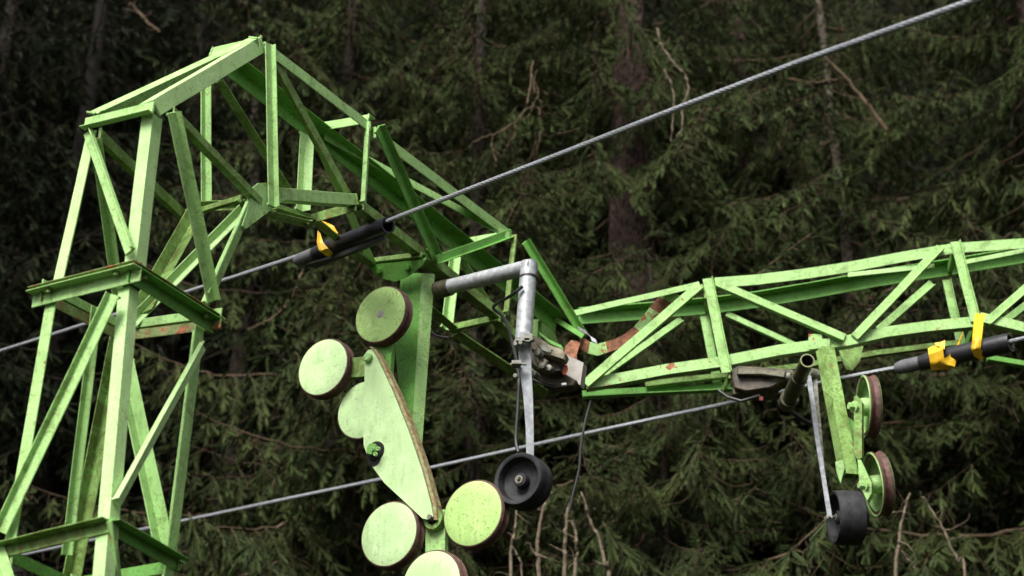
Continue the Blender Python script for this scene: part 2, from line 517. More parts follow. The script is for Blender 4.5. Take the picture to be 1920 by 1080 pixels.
# ---- inner arm (runs away to the right)
T, U, Cb, Db = (505, 93, 6.68), (412, 118, 6.98), (512, 362, 6.79), (385, 388, 7.02)
N2, F2, N2b, F2b = (694, 238, 7.42), (600, 262, 7.56), (668, 374, 7.42), (583, 410, 7.60)
N3b_, F3b_ = (812, 485, 8.1), (697, 493, 8.15)
N3, F3, N3b, F3b = (960, 446, 8.68), (852, 472, 8.82), (945, 592, 8.62), (846, 614, 8.78)
mem('chord', T, N2, E1, .058, -1, -1, 0, 'paint')
mem('chord', (702, 248, 7.44), (958, 442, 8.68), E1, .064, -1, -1, 0, 'paint')
mem('chord', U, (748, 378, 8.1), -E1, .085, 1, -1, 0, 'deep')
mem('chord', (735, 366, 8.05), (1042, 612, 9.05), -E1, .085, 1, -1, .004, 'deep')
mem('chord', (478, 360, 6.72), N2b, E1, .058, 1, -1, .004, 'paint')
mem('chord', (680, 384, 7.46), N3b_, E1, .055, 1, -1, 0, 'mossy')
mem('chord', (800, 474, 8.05), (948, 594, 8.64), E1, .06, 1, -1, -.003, 'mossy')
mem('chord', (505, 386, 7.3), F2b, -E1, .045, -1, -1, 0, 'mossy')
mem('chord', F2b, (692, 494, 8.12), -E1, .05, -1, -1, 0, 'mossy')
mem('chord', (797, 572, 8.55), (852, 618, 8.82), -E1, .055, -1, -1, 0, 'mossy')
mem('chord', (850, 622, 8.82), (1020, 735, 9.3), -E1, .07, -1, -1, .003, 'mossy')
mem('chord', (930, 585, 8.6), (1058, 728, 9.02), E1, .058, 1, -1, .003, 'mossy')
mem('brace', (508, 398, 6.85), (578, 415, 7.5), -Z, .05, 1, 1, .0, 'mossy')
# near face posts and braces
mem('post', (687, 234, 7.42), (678, 382, 7.43), E1, .045, 1, 1, .008, 'paint')
mem('post', (962, 446, 8.68), (946, 590, 8.62), E1, .055, 1, 1, .008, 'mossy')
mem('brace', (514, 100, 6.7), (664, 376, 7.42), E1, .056, -1, -1, -.012, 'mossy')
mem('brace', (704, 242, 7.45), (812, 484, 8.1), E1, .068, -1, 1, .008, 'deep')
mem('brace', (980, 456, 8.74), (1088, 632, 9.05), E1, .06, -1, 1, .008, 'deep')
mem('brace', (816, 488, 8.08), (955, 438, 8.66), E1, .05, 1, 1, .01, 'deep')
# far face
mem('post', (568, 250, 7.45), (560, 394, 7.5), -E1, .055, 1, -1, 0, 'fresh')
mem('post', (847, 480, 8.82), (831, 616, 8.78), -E1, .05, 1, -1, 0, 'paint')
mem('brace', (408, 152, 6.99), (546, 372, 7.45), -E1, .05, -1, -1, 0, 'mossy')
mem('brace', (592, 268, 7.56), (694, 492, 8.12), -E1, .045, -1, -1, 0, 'paint')
mem('brace', (1008, 585, 9.1), (1046, 690, 9.3), -E1, .075, -1, -1, 0, 'paint')
mem('brace', (858, 480, 8.84), (905, 560, 9.05), -E1, .05, -1, -1, 0, 'paint')
# cross members
mem('crossbar', (597, 238, 7.56), (692, 222, 7.4), -E2, .05, -1, -1, 0, 'paint')
mem('crossbar', (860, 456, 8.85), (958, 438, 8.66), -E2, .045, 1, -1, .005, 'paint')
mem('crossbar', (578, 412, 7.6), (668, 386, 7.42), -E2, .055, -1, -1, 0, 'mossy')
mem('crossbar', (846, 616, 8.8), (938, 596, 8.6), -E2, .05, 1, 1, 0, 'mossy')
mem('brace', (604, 252, 7.58), (950, 440, 8.64), Z, .045, 1, -1, .004, 'paint')
# hanger seat under the arm: paired angles, cheek plate
mem('crossbar', (694, 490, 8.12), (792, 478, 7.98), -E2, .035, 1, 1, 0, 'mossy')
mem('crossbar', (694, 497, 8.14), (800, 484, 8.0), -E2, .035, -1, 1, 0, 'deep')
gp = plate('gusset_plate', [(690, 497), (798, 486), (792, 497), (762, 520), (742, 528), (718, 523), (700, 512)], Q(745, 505, 8.05), (-E2 + Z * -.55).normalized(), .01, 'deep')
for x, y in ((712, 507), (765, 500)):
    bolt(QP(x, y, Q(745, 505, 8.05), (-E2 + Z * -.55).normalized()), (-E2 + Z * -.55), .016, .016, 'deep', gp)
# torn knuckle between the two arms
mem('post', (1013, 600, 9.0), (1005, 700, 9.1), E1, .05, 1, -1, 0, 'paint')
mem('crossbar', (1040, 592, 9.05), (1098, 628, 8.95), Z, .03, 1, -1, 0, 'deep')
# ---- outer arm (buckled round, running right)
YA = 9.0
mem('chord', (1068, 589, YA), (1312, 533, YA), SF, .038, -1, -1, 0, 'paint')
top = [(1341, 530), (1420, 524), (1510, 513), (1600, 499), (1700, 480), (1790, 465), (1920, 456), (2060, 452)]
FY = 9.36
def polychord(pts, y, w, side, m, n=SF, kind='chord', up=-1, label=None):
    """a bent angle: flange in the face and flange turned in, swept along the pixel polyline"""
    mb = MB()
    P = [Q(x, yy, y if not callable(y) else y(x)) for x, yy in pts]
    inn = n if (y == FY or y == FY - .02) else -n
    vs = []
    t = .006
    for i, p in enumerate(P):
        ax = (P[min(i + 1, len(P) - 1)] - P[max(i - 1, 0)]).normalized()
        u = n.cross(ax).normalized() * side
        o = p - u * w / 2
        vs += [o, o + u * w, o + u * w + inn * t, o + u * t + inn * t, o + u * t + inn * w * .9, o + inn * w * .9]
    k = 6
    fs = [list(range(k))[::-1], [(len(P) - 1) * k + j for j in range(k)]]
    for i in range(len(P) - 1):
        fs += [[i * k + j, i * k + (j + 1) % k, (i + 1) * k + (j + 1) % k, (i + 1) * k + j] for j in range(k)]
    mb.add(vs, fs)
    ob = mb.build(kind, M[m], pylon)
    if label: ob["label"] = label
    return ob
FY = 9.36
polychord(top, YA, .066, -1, 'paint')
polychord([(1085, 597), (1180, 590), (1260, 583), (1325, 578), (1420, 566), (1520, 549), (1640, 527), (1780, 505), (1920, 482), (2060, 468)], FY, .080, -1, 'deep', n=SF)
polychord([(1098, 719), (1160, 709), (1250, 692), (1350, 678), (1460, 656), (1530, 646), (1590, 638), (1660, 622), (1740, 611), (1845, 601)], YA, .064, 1, 'chipped', label='flaking green bottom chord with red rust chips')
polychord([(1838, 594), (1880, 603), (1925, 614), (2060, 650)], YA - .02, .06, 1, 'paint')
polychord([(1092, 741), (1200, 735), (1290, 731), (1370, 727)], FY, .055, 1, 'deep')
polychord([(1210, 722), (1350, 706), (1500, 688), (1640, 664), (1780, 646), (1830, 642)], FY - .02, .045, 1, 'mossy')
polychord([(1850, 672), (1920, 684), (2060, 705)], FY, .05, 1, 'deep')
mem('post', (1326, 524, YA), (1362, 700, YA), SF, .058, -1, 1, .008, 'paint')
mem('post', (1319, 585, FY), (1346, 722, FY), SF, .05, -1, 1, -.01, 'paint')
mem('post', (1790, 455, YA), (1828, 604, YA), SF, .055, -1, 1, .008, 'paint')
mem('post', (1775, 524, FY), (1803, 650, FY), SF, .05, -1, 1, -.01, 'paint')
mem('brace', (1098, 722, YA), (1312, 537, YA), SF, .06, 1, 1, .01, 'paint')
mem('brace', (1112, 716, FY), (1278, 598, FY), SF, .045, 1, 1, -.01, 'paint')
mem('brace', (1345, 534, YA), (1582, 636, YA), SF, .06, 1, 1, .01, 'paint')
mem('brace', (1362, 588, FY), (1492, 648, FY), SF, .045, 1, 1, -.01, 'paint')
mem('brace', (1602, 634, YA), (1762, 466, YA), SF, .052, 1, 1, .01, 'paint')
mem('brace', (1648, 618, FY), (1748, 530, FY), SF, .05, 1, 1, -.01, 'paint')
mem('brace', (1850, 606, YA), (1990, 482, YA), SF, .05, 1, 1, .01, 'paint')
mem('brace', (1886, 600, FY), (2010, 505, FY), SF, .045, 1, 1, -.01, 'paint')
mem('crossbar', (1316, 540, YA), (1322, 580, FY), X, .05, 1, 1, 0, 'mossy')
mem('crossbar', (1352, 735, FY + .02), (1368, 702, YA), X, .045, 1, 1, 0, 'mossy')
mem('crossbar', (1786, 470, YA), (1776, 506, FY), X, .05, 1, 1, 0, 'deep')
mem('crossbar', (1826, 610, YA), (1808, 648, FY), X, .05, 1, 1, 0, 'deep')
mem('brace', (1590, 513, FY - .1), (1752, 496, YA + .12), Z, .03, 1, -1, 0, 'paint')
mem('brace', (1795, 492, FY - .04), (1985, 455, YA), Z, .03, 1, -1, 0, 'paint')
mem('end_post', Q(2060, 452, YA), Q(2065, 650, YA), SF, .05, 1, 1, .008)
mem('end_post', Q(2060, 468, FY), Q(2065, 705, FY), SF, .05, 1, 1, .008)
# fishplate and small lugs
plate('gusset_plate', [(1516, 627), (1541, 627), (1541, 636), (1556, 636), (1556, 652), (1516, 656)], Q(1535, 640, YA - .012), -SF, .006, 'chipped')
plate('gusset_plate', [(1318, 536), (1341, 531), (1343, 556), (1320, 560)], Q(1330, 545, YA - .006), -SF, .006, 'mossy')
plate('gusset_plate', [(1572, 655), (1618, 650), (1612, 678), (1598, 696), (1586, 694), (1578, 676)], Q(1595, 670, YA + .14), -SF, .01, 'mossy')
# buckled strip between the arms, bent to bare rusty metal
def strip(kind, pts, ys, wd, m, parent, tdir=None, th=.005, mats=None, mis=None):
    """flat bar bent along a polyline; wd = half width vectors in pixels (dx, dy)"""
    P = []
    for (x, y), yy, (dx, dy) in zip(pts, ys, wd):
        P.append((Q(x - dx, y - dy, yy), Q(x + dx, y + dy, yy)))
    vs = []
    for i, (a, b) in enumerate(P):
        j = min(i + 1, len(P) - 1); k = max(i - 1, 0)
        t = (P[j][0] - P[k][0]).normalized()
        nn = t.cross(b - a).normalized() * th / 2
        vs += [a - nn, b - nn, b + nn, a + nn]
    fs, ms = [[3, 2, 1, 0], [len(vs) - 4 + q for q in range(4)]], [0, 0]
    for i in range(len(P) - 1):
        for q in range(4):
            fs.append([i * 4 + q, i * 4 + (q + 1) % 4, (i + 1) * 4 + (q + 1) % 4, (i + 1) * 4 + q])
            ms.append(mis[i] if mis else 0)
    mb = MB(); mb.add(vs, fs); mb.m = ms; mb.sm = [True] * len(fs)
    return mb.build(kind, mats or M[m], parent)
pts = [(1274, 552), (1258, 566), (1240, 588), (1222, 607), (1205, 622), (1186, 637), (1165, 648), (1145, 654), (1125, 656), (1108, 652), (1096, 645), (1090, 640)]
pts = [(x - 8, y - 3) if i < 8 else (x - 4, y) for i, (x, y) in enumerate(pts)]
wd = [(13, 7), (14, 8), (14, 8), (11, 7), (8, 7), (6, 8), (4, 9), (2, 10), (0, 11), (-2, 11), (-4, 10), (-5, 9)]
ys = [9.02, 9.06, 9.1, 9.12, 9.12, 9.12, 9.12, 9.1, 9.08, 9.06, 9.05, 9.02]
o = strip('bent_brace', pts, ys, wd, None, pylon, mats=[M['rust'], M['torn']], mis=[1, 0, 1, 1, 0, 0, 0, 1, 1, 0, 0])
o["label"] = "curled brace bent to bare rusty metal"
strip('torn_flange', [(1080, 640), (1073, 650), (1069, 664), (1072, 680)], [9.0, 8.97, 8.95, 8.95], [(9, 2), (12, 2), (12, 2), (11, 3)], 'rust', pylon)["label"] = "torn rusty flange"
strip('lug', [(1085, 616), (1100, 624), (1112, 634), (1115, 642)], [8.95, 8.93, 8.92, 8.92], [(2, 4), (3, 4), (5, 3), (5, 2)], 'galv', pylon)
strip('lug', [(1012, 625), (1030, 640), (1055, 652)], [8.97] * 3, [(2, 4)] * 3, 'deep', pylon)

# ================================================================== roller batteries
def sheave(name, c, n, r, W, parent, dish=False, rust_spot=False, face='disc'):
    """n points at the viewer's side"""
    n = n.normalized()
    b = MB()
    if not dish:
        b.lathe(c, -n, [(0.0, 0), (-.001, r * .5), (0.0, r - .0065), (.003, r - .001), (.008, r), (.011, r - .006), (.011, r * .2)], 64, mis=[0, 0, 2, 2, 2, 2])
        b.lathe(c, -n, [(W - .011, r * .2), (W - .011, r - .006), (W - .008, r), (W - .003, r - .002), (W, r - .01), (W, 0)], 64)
        if rust_spot:
            b.lathe(c, n, [(.0022, 0), (.0022, r * .12), (.0, r * .15)], 9, mi=1)
    else:
        b.lathe(c, -n, [(0, r - .012), (-.003, r - .004), (0, r), (.003, r), (.005, r - .01)], 64)
        b.lathe(c, -n, [(0, r - .012), (.03, r - .022), (.042, r * .5), (.042, .0)], 64)
        b.lathe(c, n, [(-.042, r * .30), (.012, r * .28), (.016, r * .22), (.016, 0)], 32)
        b.lathe(c, -n, [(W - .006, r * .3), (W - .006, r - .01), (W - .003, r - .001), (W, r - .004), (W, 0)], 64)
    o = b.build(name, [M[face] if not dish else M['paint'], M['greybox'], M['tyre']], parent)
    g = MB()
    q = .009 if not dish else .004
    g.lathe(c, -n, [(q, r - .03), (q + .0002, r + .001), (q + .005, r + .004), (W * .3, r - .004), (W * .5, r - .009), (W * .7, r - .004), (W - q - .005, r + .004), (W - q - .0002, r + .001), (W - q, r - .03)], 64)
    t = g.build('liner', M['tyre'], o)
    t.matrix_parent_inverse = Matrix.Identity(4)
    return o
def sub(mb, name, m, parent):
    o = mb.build(name, M[m] if isinstance(m, str) else m, parent)
    if parent.parent: o.matrix_parent_inverse = Matrix.Identity(4)
    return o

NL = Vector((-.5, -.866, 0))          # the way the near battery faces
batL = empty("sheave_battery", Q(785, 520, 8.1))
tag(batL, "large pale green battery of six round sheaves on a pointed rocker plate below the arm", "sheave battery")
# hanger: a tapering channel
h0 = Q(780, 512, 8.12)
m_ = MB()
hl = [(752, 535), (790, 512), (768, 842), (760, 842), (733, 700), (736, 600)]
m_.prism([QP(x, y, h0, NL) for x, y in [(752, 512), (791, 512), (770, 838), (758, 838), (740, 640)]], NL * -.008)
hb = m_.build('hanger_web', M['deep'], batL)
m_ = MB()
nr = Vector((.45, -.893, 0))
p1, p2 = QP(791, 512, h0, NL), QP(769, 846, h0, NL)
q1, q2 = QP(808, 513, p1, nr), QP(783, 846, p2, nr)
m_.prism([p1, q1, q2, p2], Vector((.02, .006, 0)))
m_.build('hanger_flange', M['paint'], batL)
P0 = Q(713, 589, 7.95)
RS, WS = .158, .072
for (x, y, off, spot) in ((713, 589, 0, True), (605, 688, .02, False), (680, 768, -.05, False), (729, 1001, .03, False), (886, 962, 0, False), (808, 1095, .06, False)):
    pc = QP(x, y, P0 + NL * off, NL)
    sheave('sheave', pc, NL, RS * (1.03 if y > 900 else 1), WS, batL, False, spot, 'discdirty' if (spot or x in (886, 683)) else 'disc')
# rocker plate in front (curved plate with turned edge)
RP = Q(740, 800, 7.95) + NL * .07
poly = [(684, 664), (690, 656), (697, 655), (706, 668), (735, 730), (765, 805), (790, 878), (808, 945), (812, 968), (803, 974), (792, 972), (760, 942), (720, 905), (696, 872), (682, 836), (681, 800), (683, 740)]
m_ = MB(); m_.prism([QP(x, y, RP, NL) for x, y in poly], NL * -.012)
rk = m_.build('rocker_plate', M['disc'], batL)
# the turned edge
edge = [(692, 650), (699, 655), (709, 671), (738, 732), (768, 806), (793, 879), (811, 945), (813, 974)]
m_ = MB(); vs = []
for x, y in edge:
    p = QP(x, y, RP + NL * .004, NL); 
    vs += [p, p + Vector((.016, .006, 0)), p + Vector((.016, .006, 0)) - NL * .05, p - NL * .05]
fs = [[0, 1, 2, 3]] + [[len(vs) - 4 + q for q in range(4)]]
for i in range(len(edge) - 1):
    fs += [[i * 4 + q, i * 4 + (q + 1) % 4, (i + 1) * 4 + (q + 1) % 4, (i + 1) * 4 + q] for q in range(4)]
m_.add(vs, fs)
sub(m_, 'turned_edge', simple("edge_paint", (0.40, 0.42, 0.20), .6, 0, .5, 40, .4, (0.20, 0.10, 0.05)), rk)
# rocker pivot: dark greasy disc with bolts
pv = QP(705, 846, RP, NL)
m_ = MB(); m_.lathe(pv, NL, [(0, .050), (.006, .050), (.012, .042), (.012, .028), (.03, .026), (.03, 0)], 32)
pvo = sub(m_, 'pivot', 'darkhole', rk)
m_ = MB(); m_.lathe(pv + NL * .03, NL, [(0, .030), (.012, .028), (.012, 0)], 32)
sub(m_, 'pivot_cap', 'deep', rk)
for dx, dy in ((-5, -4), (5, -4), (0, 6)):
    c = QP(705 + dx, 846 + dy, pv + NL * .042, NL)
    b = MB(); b.lathe(c, NL, [(0, .011), (.01, .010), (.01, .005), (.002, .004), (.002, 0)], 16)
    sub(b, 'bolt', 'paint', rk)
# thin dark pad below the pivot
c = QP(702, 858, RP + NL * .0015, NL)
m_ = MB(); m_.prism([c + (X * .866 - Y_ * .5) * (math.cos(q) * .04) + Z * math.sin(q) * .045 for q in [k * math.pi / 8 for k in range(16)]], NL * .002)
sub(m_, 'dark_pad', 'darkhole', rk)
# top nut and the link bars that carry the sheaves
m_ = MB(); c = QP(692, 672, RP, NL); m_.lathe(c, NL, [(0, .024), (.02, .024), (.026, .018), (.026, 0)], 20)
sub(m_, 'nut', 'paint', rk)
LB = P0 - NL * .09
plate('link_bar', [(655, 676), (722, 668), (724, 706), (655, 712)], LB + NL * .03, NL * -1, .03, 'mossy', batL)
plate('link_bar', [(703, 640), (742, 628), (735, 760), (706, 760)], LB, NL * -1, .03, 'deep', batL)
plate('link_bar', [(804, 972), (842, 960), (838, 1110), (804, 1110)], LB + NL * .02, NL * -1, .03, 'paint', batL)
plate('link_bar', [(775, 962), (905, 952), (905, 1000), (845, 1000), (836, 1008), (775, 1010)], LB, NL * -1, .02, 'paint', batL)
m_ = MB(); c = QP(822, 978, LB + NL * .04, NL); m_.lathe(c, NL, [(0, .055), (.05, .05), (.05, .03), (.01, .028), (.01, 0)], 28)
m_.build('axle_boss', M['mossy'], batL)
m_ = MB(); m_.tube([c + NL * .05, c + NL * .085], .012, 12); m_.build('axle_pin', M['galvdirt'], batL)
m_ = MB(); m_.tube([QP(808, 935, RP, NL), QP(838, 972, LB, NL)], .004, 6); m_.build('split_pin', M['rust'], batL)

# ---- far battery
NR = Vector((-.998, -.03, 0))
batR = empty("sheave_battery", Q(1540, 660, 9.0))
tag(batR, "two edge-on sheaves with brown rims on a mossy square post at the right", "sheave battery")
m_ = MB()
a, b = Q(1547, 655, 8.9), Q(1592, 893, 8.86)
ax = (b - a).normalized()
def boxtube(mb, a, b, u, v, w, d, t, mi=0):
    ax = (b - a).normalized(); u = (u - ax * u.dot(ax)).normalized(); v = (v - ax * v.dot(ax)); v = (v - u * v.dot(u)).normalized()
    for s1 in (-1, 1):
        mb.box((a + b) / 2 + u * s1 * (w / 2 - t / 2), u * t / 2, v * (d / 2 - (t if 1 else 0)), (b - a) / 2, mi)
        mb.box((a + b) / 2 + v * s1 * (d / 2 - t / 2), u * w / 2, v * t / 2, (b - a) / 2 - ax * .0, mi)
boxtube(m_, a, b, Vector((.93, .36, 0)), Vector((-.36, .93, 0)), .078, .075, .007)
m_.build('hanger_post', M['algae'], batR)
m_ = MB(); pa = Q(1566, 872, 8.80)
m_.prism([Q(1566, 866, 8.80), Q(1580, 862, 8.79), Q(1584, 876, 8.79), Q(1576, 906, 8.79), Q(1568, 884, 8.80)], Vector((.005, .02, 0)))
m_.build('gusset_plate', M['paint'], batR)
for (x, y, dt) in ((1618, 763, 0), (1636, 909, 0.02)):
    pc = Q(x, y, 8.92)
    nn = NR if y < 800 else (NR + Z * -.12 + Y_ * -.04).normalized()
    sheave('sheave', pc, nn, .178, .068, batR, True)
def bar(pts, yy, d, kind, m, parent):
    mb = MB(); mb.prism([Q(x, y, yy) for x, y in pts], d); return mb.build(kind, M[m], parent)
bar([(1601, 744), (1606, 741), (1616, 752), (1616, 858), (1608, 862), (1601, 850)], 8.78, Vector((.02, .05, 0)), 'link_bar', 'mossy', batR)
bar([(1608, 862), (1614, 862), (1634, 905), (1634, 925), (1626, 938), (1612, 912)], 8.78, Vector((.02, .05, 0)), 'link_bar', 'paint', batR)
bar([(1588, 780), (1601, 790), (1601, 838), (1592, 830)], 8.95, Vector((.01, .05, 0)), 'spacer', 'deep', batR)
for x, y in ((1597, 762), (1616, 910)):
    m_ = MB(); c = Q(x, y, 8.78); m_.lathe(c, Vector((-.9, -.4, 0)), [(-.04, .022), (.016, .022), (.02, .018), (.02, 0)], 6, smooth=False)
    m_.lathe(c, Vector((-.9, -.4, 0)), [(-.02, .034), (-.012, .034), (-.012, .0)], 20)
    m_.build('bolt', M['paint'], batR)

# ================================================================== stop-gear arms with black rubber wheels
def rubber_wheel(c, n, r, W, parent, wide=1.0):
    n = n.normalized()
    b = MB()
    b.lathe(c, -n, [(.004, r - .022), (0, r - .016), (0, r - .004), (.005, r), (W * .3, r + .003), (W * .5, r + .0015), (W * .52, r + .003), (W * .8, r + .003), (W - .005, r), (W, r - .006), (W, r - .02), (W - .05, r - .03)], 64)
    b.lathe(c, -n, [(.004, r - .022), (.045, r - .032), (.06, r * .45), (.06, .0)], 64)
    w = b.build('wheel', M['rubber'], parent)
    h = MB(); h.lathe(c, -n, [(.06, r * .28), (.022, r * .26), (.018, r * .22), (.018, .0)], 32)
    sub(h, 'hub', 'rubber', w)
    h = MB(); h.lathe(c - n * .016, n, [(0, .020), (.003, .020), (.003, .012), (-.002, .0115), (-.002, .0)], 24)
    sub(h, 'bearing', 'brass', w)
    h = MB(); h.tube([c - n * .02, c + n * .0], .006, 10); sub(h, 'axle', 'galvdirt', w)
    return w
swL = empty("switch_arm", Q(985, 520, 7.7))
tag(swL, "galvanised elbow pipe arm bolted beside the large sheaves, carrying a black wheel seen face on", "switch arm")
m_ = MB()
e = Q(992, 505, 7.72)
pa = Q(818, 545, 8.12)
m_.tube([pa, pa.lerp(Q(845, 538, 8.07), 1)], .046, 24); 
m_.build('pipe_socket', M['olive'], swL)
m_ = MB(); m_.tube([Q(842, 538, 8.07), e + Vector((.02, -.02, .008))], .040, 28); m_.build('cross_pipe', M['galv'], swL)
m_ = MB(); m_.tube([e + Vector((0, -.004, .034)), Q(981, 645, 7.72)], .0425, 28); m_.build('drop_pipe', M['galv'], swL)
m_ = MB(); cc = e.lerp(Q(981, 645, 7.72), .12); m_.lathe(cc, Z, [(-.006, .043), (-.006, .047), (.006, .047), (.006, .043)], 24); m_.build('cable_tie', M['wire'], swL)
# tapering flat blade
strip('blade', [(983, 622), (984, 660), (986, 700), (990, 742), (993, 800), (994, 856)], [7.66] * 6, [(10, 0), (12, 0), (11, 0), (9, 0), (7.5, 0), (7, 0)], 'galvdull', swL, th=.006)
strip('blade', [(993, 640), (996, 690), (999, 742)], [7.66, 7.66, 7.66], [(0.1, 3), (.1, 3), (.1, 3)], 'galvdirt', swL, th=.02)
for (x, y) in ((975, 640), (968, 683)):
    m_ = MB()
    p = Q(x, y, 7.62)
    m_.box(p, X * .022, Y_ * .03, Z * .009)
    m_.tube([p + X * -.03, p + X * .05], .006, 8)
    m_.build('clamp', M['galvdirt'], swL)
m_ = MB()
m_.box(Q(990, 634, 7.64), X * .02, Y_ * .03, Z * .012)
m_.build('clamp', M['galvdirt'], swL)
for (x, y) in ((977, 643), (967, 645), (997, 636), (967, 705)):
    m_ = MB(); m_.lathe(Q(x, y, 7.6), Vector((-.3, -.95, -.1)), [(-.02, .011), (.012, .011), (.012, 0)], 6, smooth=False); m_.build('bolt', M['galvdirt'], swL)
NW = Vector((-.5, -.866, 0))
rubber_wheel(Q(970, 897, 7.56), NW, .128, .118, swL)
# switch housing on the broken end
dev = empty("limit_switch", Q(1035, 680, 8.1))
tag(dev, "grimy cast switch with a pale grey square cover and orange lever at the broken joint", "limit switch")
dn = Vector((-.25, -.96, .05)).normalized()
def cast(poly, yy, depth, m, parent, name='casting', n=dn, r=.008):
    """a cast lump: outline with rounded shoulders"""
    p0 = Q(poly[0][0], poly[0][1], yy)
    P = [QP(x, y, p0, n) for x, y in poly]
    c = sum(P, Vector()) / len(P)
    ins = [p + (c - p).normalized() * r for p in P]
    k = len(P); mb = MB()
    vs = [p + n * depth for p in ins] + [p + n * (depth - r) for p in P] + [p - n * depth * .2 for p in P]
    fs = [list(range(k))] + [[k * 2 + i for i in range(k)][::-1]]
    for q in range(2):
        fs += [[q * k + i, q * k + (i + 1) % k, (q + 1) * k + (i + 1) % k, (q + 1) * k + i] for i in range(k)]
    mb.add(vs, fs)
    return mb.build(name, M[m], parent)
M['darkcast'] = simple("dark_oily_casting", (0.12, 0.095, 0.06), .6, .15, .6, 14, .4, (0.025, 0.02, 0.015))
cast([(995, 645), (1003, 636), (1016, 641), (1034, 654), (1058, 662), (1066, 672), (1062, 682), (1040, 676), (1022, 670), (1000, 662)], 7.92, .05, 'casting', dev)
cast([(998, 664), (1022, 672), (1050, 682), (1060, 690), (1056, 704), (1030, 706), (1012, 700), (1000, 688)], 7.98, .05, 'darkcast', dev)
cast([(1004, 676), (1022, 676), (1032, 684), (1026, 694), (1012, 690)], 7.92, .05, 'casting', dev)
cast([(1000, 702), (1034, 708), (1062, 708), (1086, 722), (1080, 732), (1050, 736), (1020, 726)], 8.06, .06, 'darkcast', dev)
cast([(1010, 650), (1026, 650), (1040, 660), (1036, 668), (1016, 662)], 7.88, .03, 'galvdirt', dev, 'bracket')
for (x, y, r_) in ((1008, 661, .02), (1017, 686, .018), (1040, 664, .016), (1030, 690, .018), (1002, 700, .015)):
    m_ = MB(); m_.lathe(Q(x, y, 7.80 + (x - 1000) * .002), Vector((-.35, -.9, -.1)), [(-.04, r_), (.012, r_ * .9), (.016, 0)], 10); m_.build('bolt', M['galvdirt'], dev)
bn = Vector((-.35, -.93, .02)).normalized()
bp = Q(1075, 690, 7.98)
m_ = MB(); m_.prism([QP(x, y, bp, bn) for x, y in ((1062, 665), (1094, 680), (1088, 722), (1058, 703))], -bn * .06)
m_.build('cover', M['greybox'], dev)
strip('lever', [(1054, 681), (1060, 684), (1061, 692), (1058, 702)], [7.9] * 4, [(3, 2), (4, 2), (4, 1), (3, 1)], 'orange', dev)
m_ = MB(); m_.box(Q(1050, 722, 8.05), X * .045, Y_ * .06, Z * .018); m_.box(Q(1035, 738, 8.1), X * .02, Y_ * .04, Z * .014); m_.build('base_plate', M['olive'], dev)
m_ = MB(); m_.tube([Q(1000, 712, 7.95), Q(1020, 722, 7.93), Q(1040, 727, 7.95), Q(1062, 722, 7.98)], .007, 8); m_.build('lead', M['wire'], dev)
m_ = MB(); m_.tube([Q(1053, 722, 7.9), Q(1062, 721, 7.9)], .010, 10); m_.build('cable_gland', M['galv'], dev)

swR = empty("switch_arm", Q(1500, 700, 8.6))
tag(swR, "open-ended olive pipe with thin steel bars and a black wheel seen edge on", "switch arm")
m_ = MB()
pE, pB = Q(1514, 676, 8.3), Q(1478, 752, 8.86)
ax = (pB - pE).normalized()
m_.lathe(pE, ax, [(0, .031), (0, .0385), (.30, .0385)], 32)
m_.lathe(pE, ax, [(0, .031), (.5, .031), (.5, 0)], 32)
m_.lathe(pE, ax, [(.22, .0385), (.22, .045), (.44, .045), (.44, .0385), (.52, .0385), (.52, .052), (.60, .052), (.60, 0)], 32)
pp = m_.build('pipe', M['olive'], swR)
m_ = MB(); m_.lathe(pE, ax, [(-.001, .032), (-.001, .0392), (.006, .0392)], 32); sub(m_, 'cut_end', simple("cut_pipe_end", (0.25, 0.27, 0.13), .5, .2), pp)
m_ = MB(); m_.lathe(pE + ax * .12, ax, [(0, .0305), (.001, 0)], 24); sub(m_, 'pipe_bore', 'darkhole', pp)
for q in (.17, .36):
    m_ = MB(); c = pE.lerp(pB, q * 1.3) + X * .035; m_.lathe(c, Vector((.6, -.6, .1)), [(-.02, .009), (.014, .009), (.014, 0)], 6, smooth=False); m_.build('bolt', M['galv'], swR)
strip('bar', [(1516, 705), (1522, 745), (1532, 820), (1543, 890), (1556, 972)], [8.66, 8.66, 8.65, 8.64, 8.62], [(4.5, 0), (4.5, 0), (4.2, 0), (4, 0), (4.5, 0)], 'galvdull', swR, th=.012)
strip('bar', [(1528, 712), (1532, 760), (1538, 820), (1542, 872)], [8.74] * 4, [(4, 0), (3.5, 0), (3.5, 0), (3, 0)], 'galvdirt', swR, th=.012)
m_ = MB(); m_.tube([Q(1512, 700, 8.72), Q(1530, 704, 8.76)], [.035, .035], 12); m_.build('pivot', M['galvdirt'], swR)
m_ = MB(); m_.tube([Q(1547, 971, 8.58), Q(1566, 969, 8.66)], .008, 10); m_.tube([Q(1549, 971, 8.57), Q(1552, 971, 8.57)], .016, 6, smooth=False); m_.build('axle', M['brass'], swR)
rubber_wheel(Q(1562, 970, 8.66), Vector((-.99, -.10, 0)), .142, .145, swR)
dev2 = empty("limit_switch", Q(1425, 720, 8.95))
tag(dev2, "long brown grey switch housing slung under the arm beside the open pipe", "limit switch")
cast([(1372, 704), (1388, 696), (1440, 699), (1492, 704), (1490, 722), (1466, 728), (1448, 738), (1402, 744), (1380, 738)], 9.08, .08, 'darkcast', dev2, 'housing')
cast([(1384, 697), (1440, 699), (1476, 704), (1474, 714), (1430, 710), (1384, 708)], 9.0, .05, 'olive', dev2, 'housing')
m_ = MB(); m_.box(Q(1415, 740, 9.08), X * .13, Y_ * .05, Z * .016); m_.build('base_plate', M['olive'], dev2)
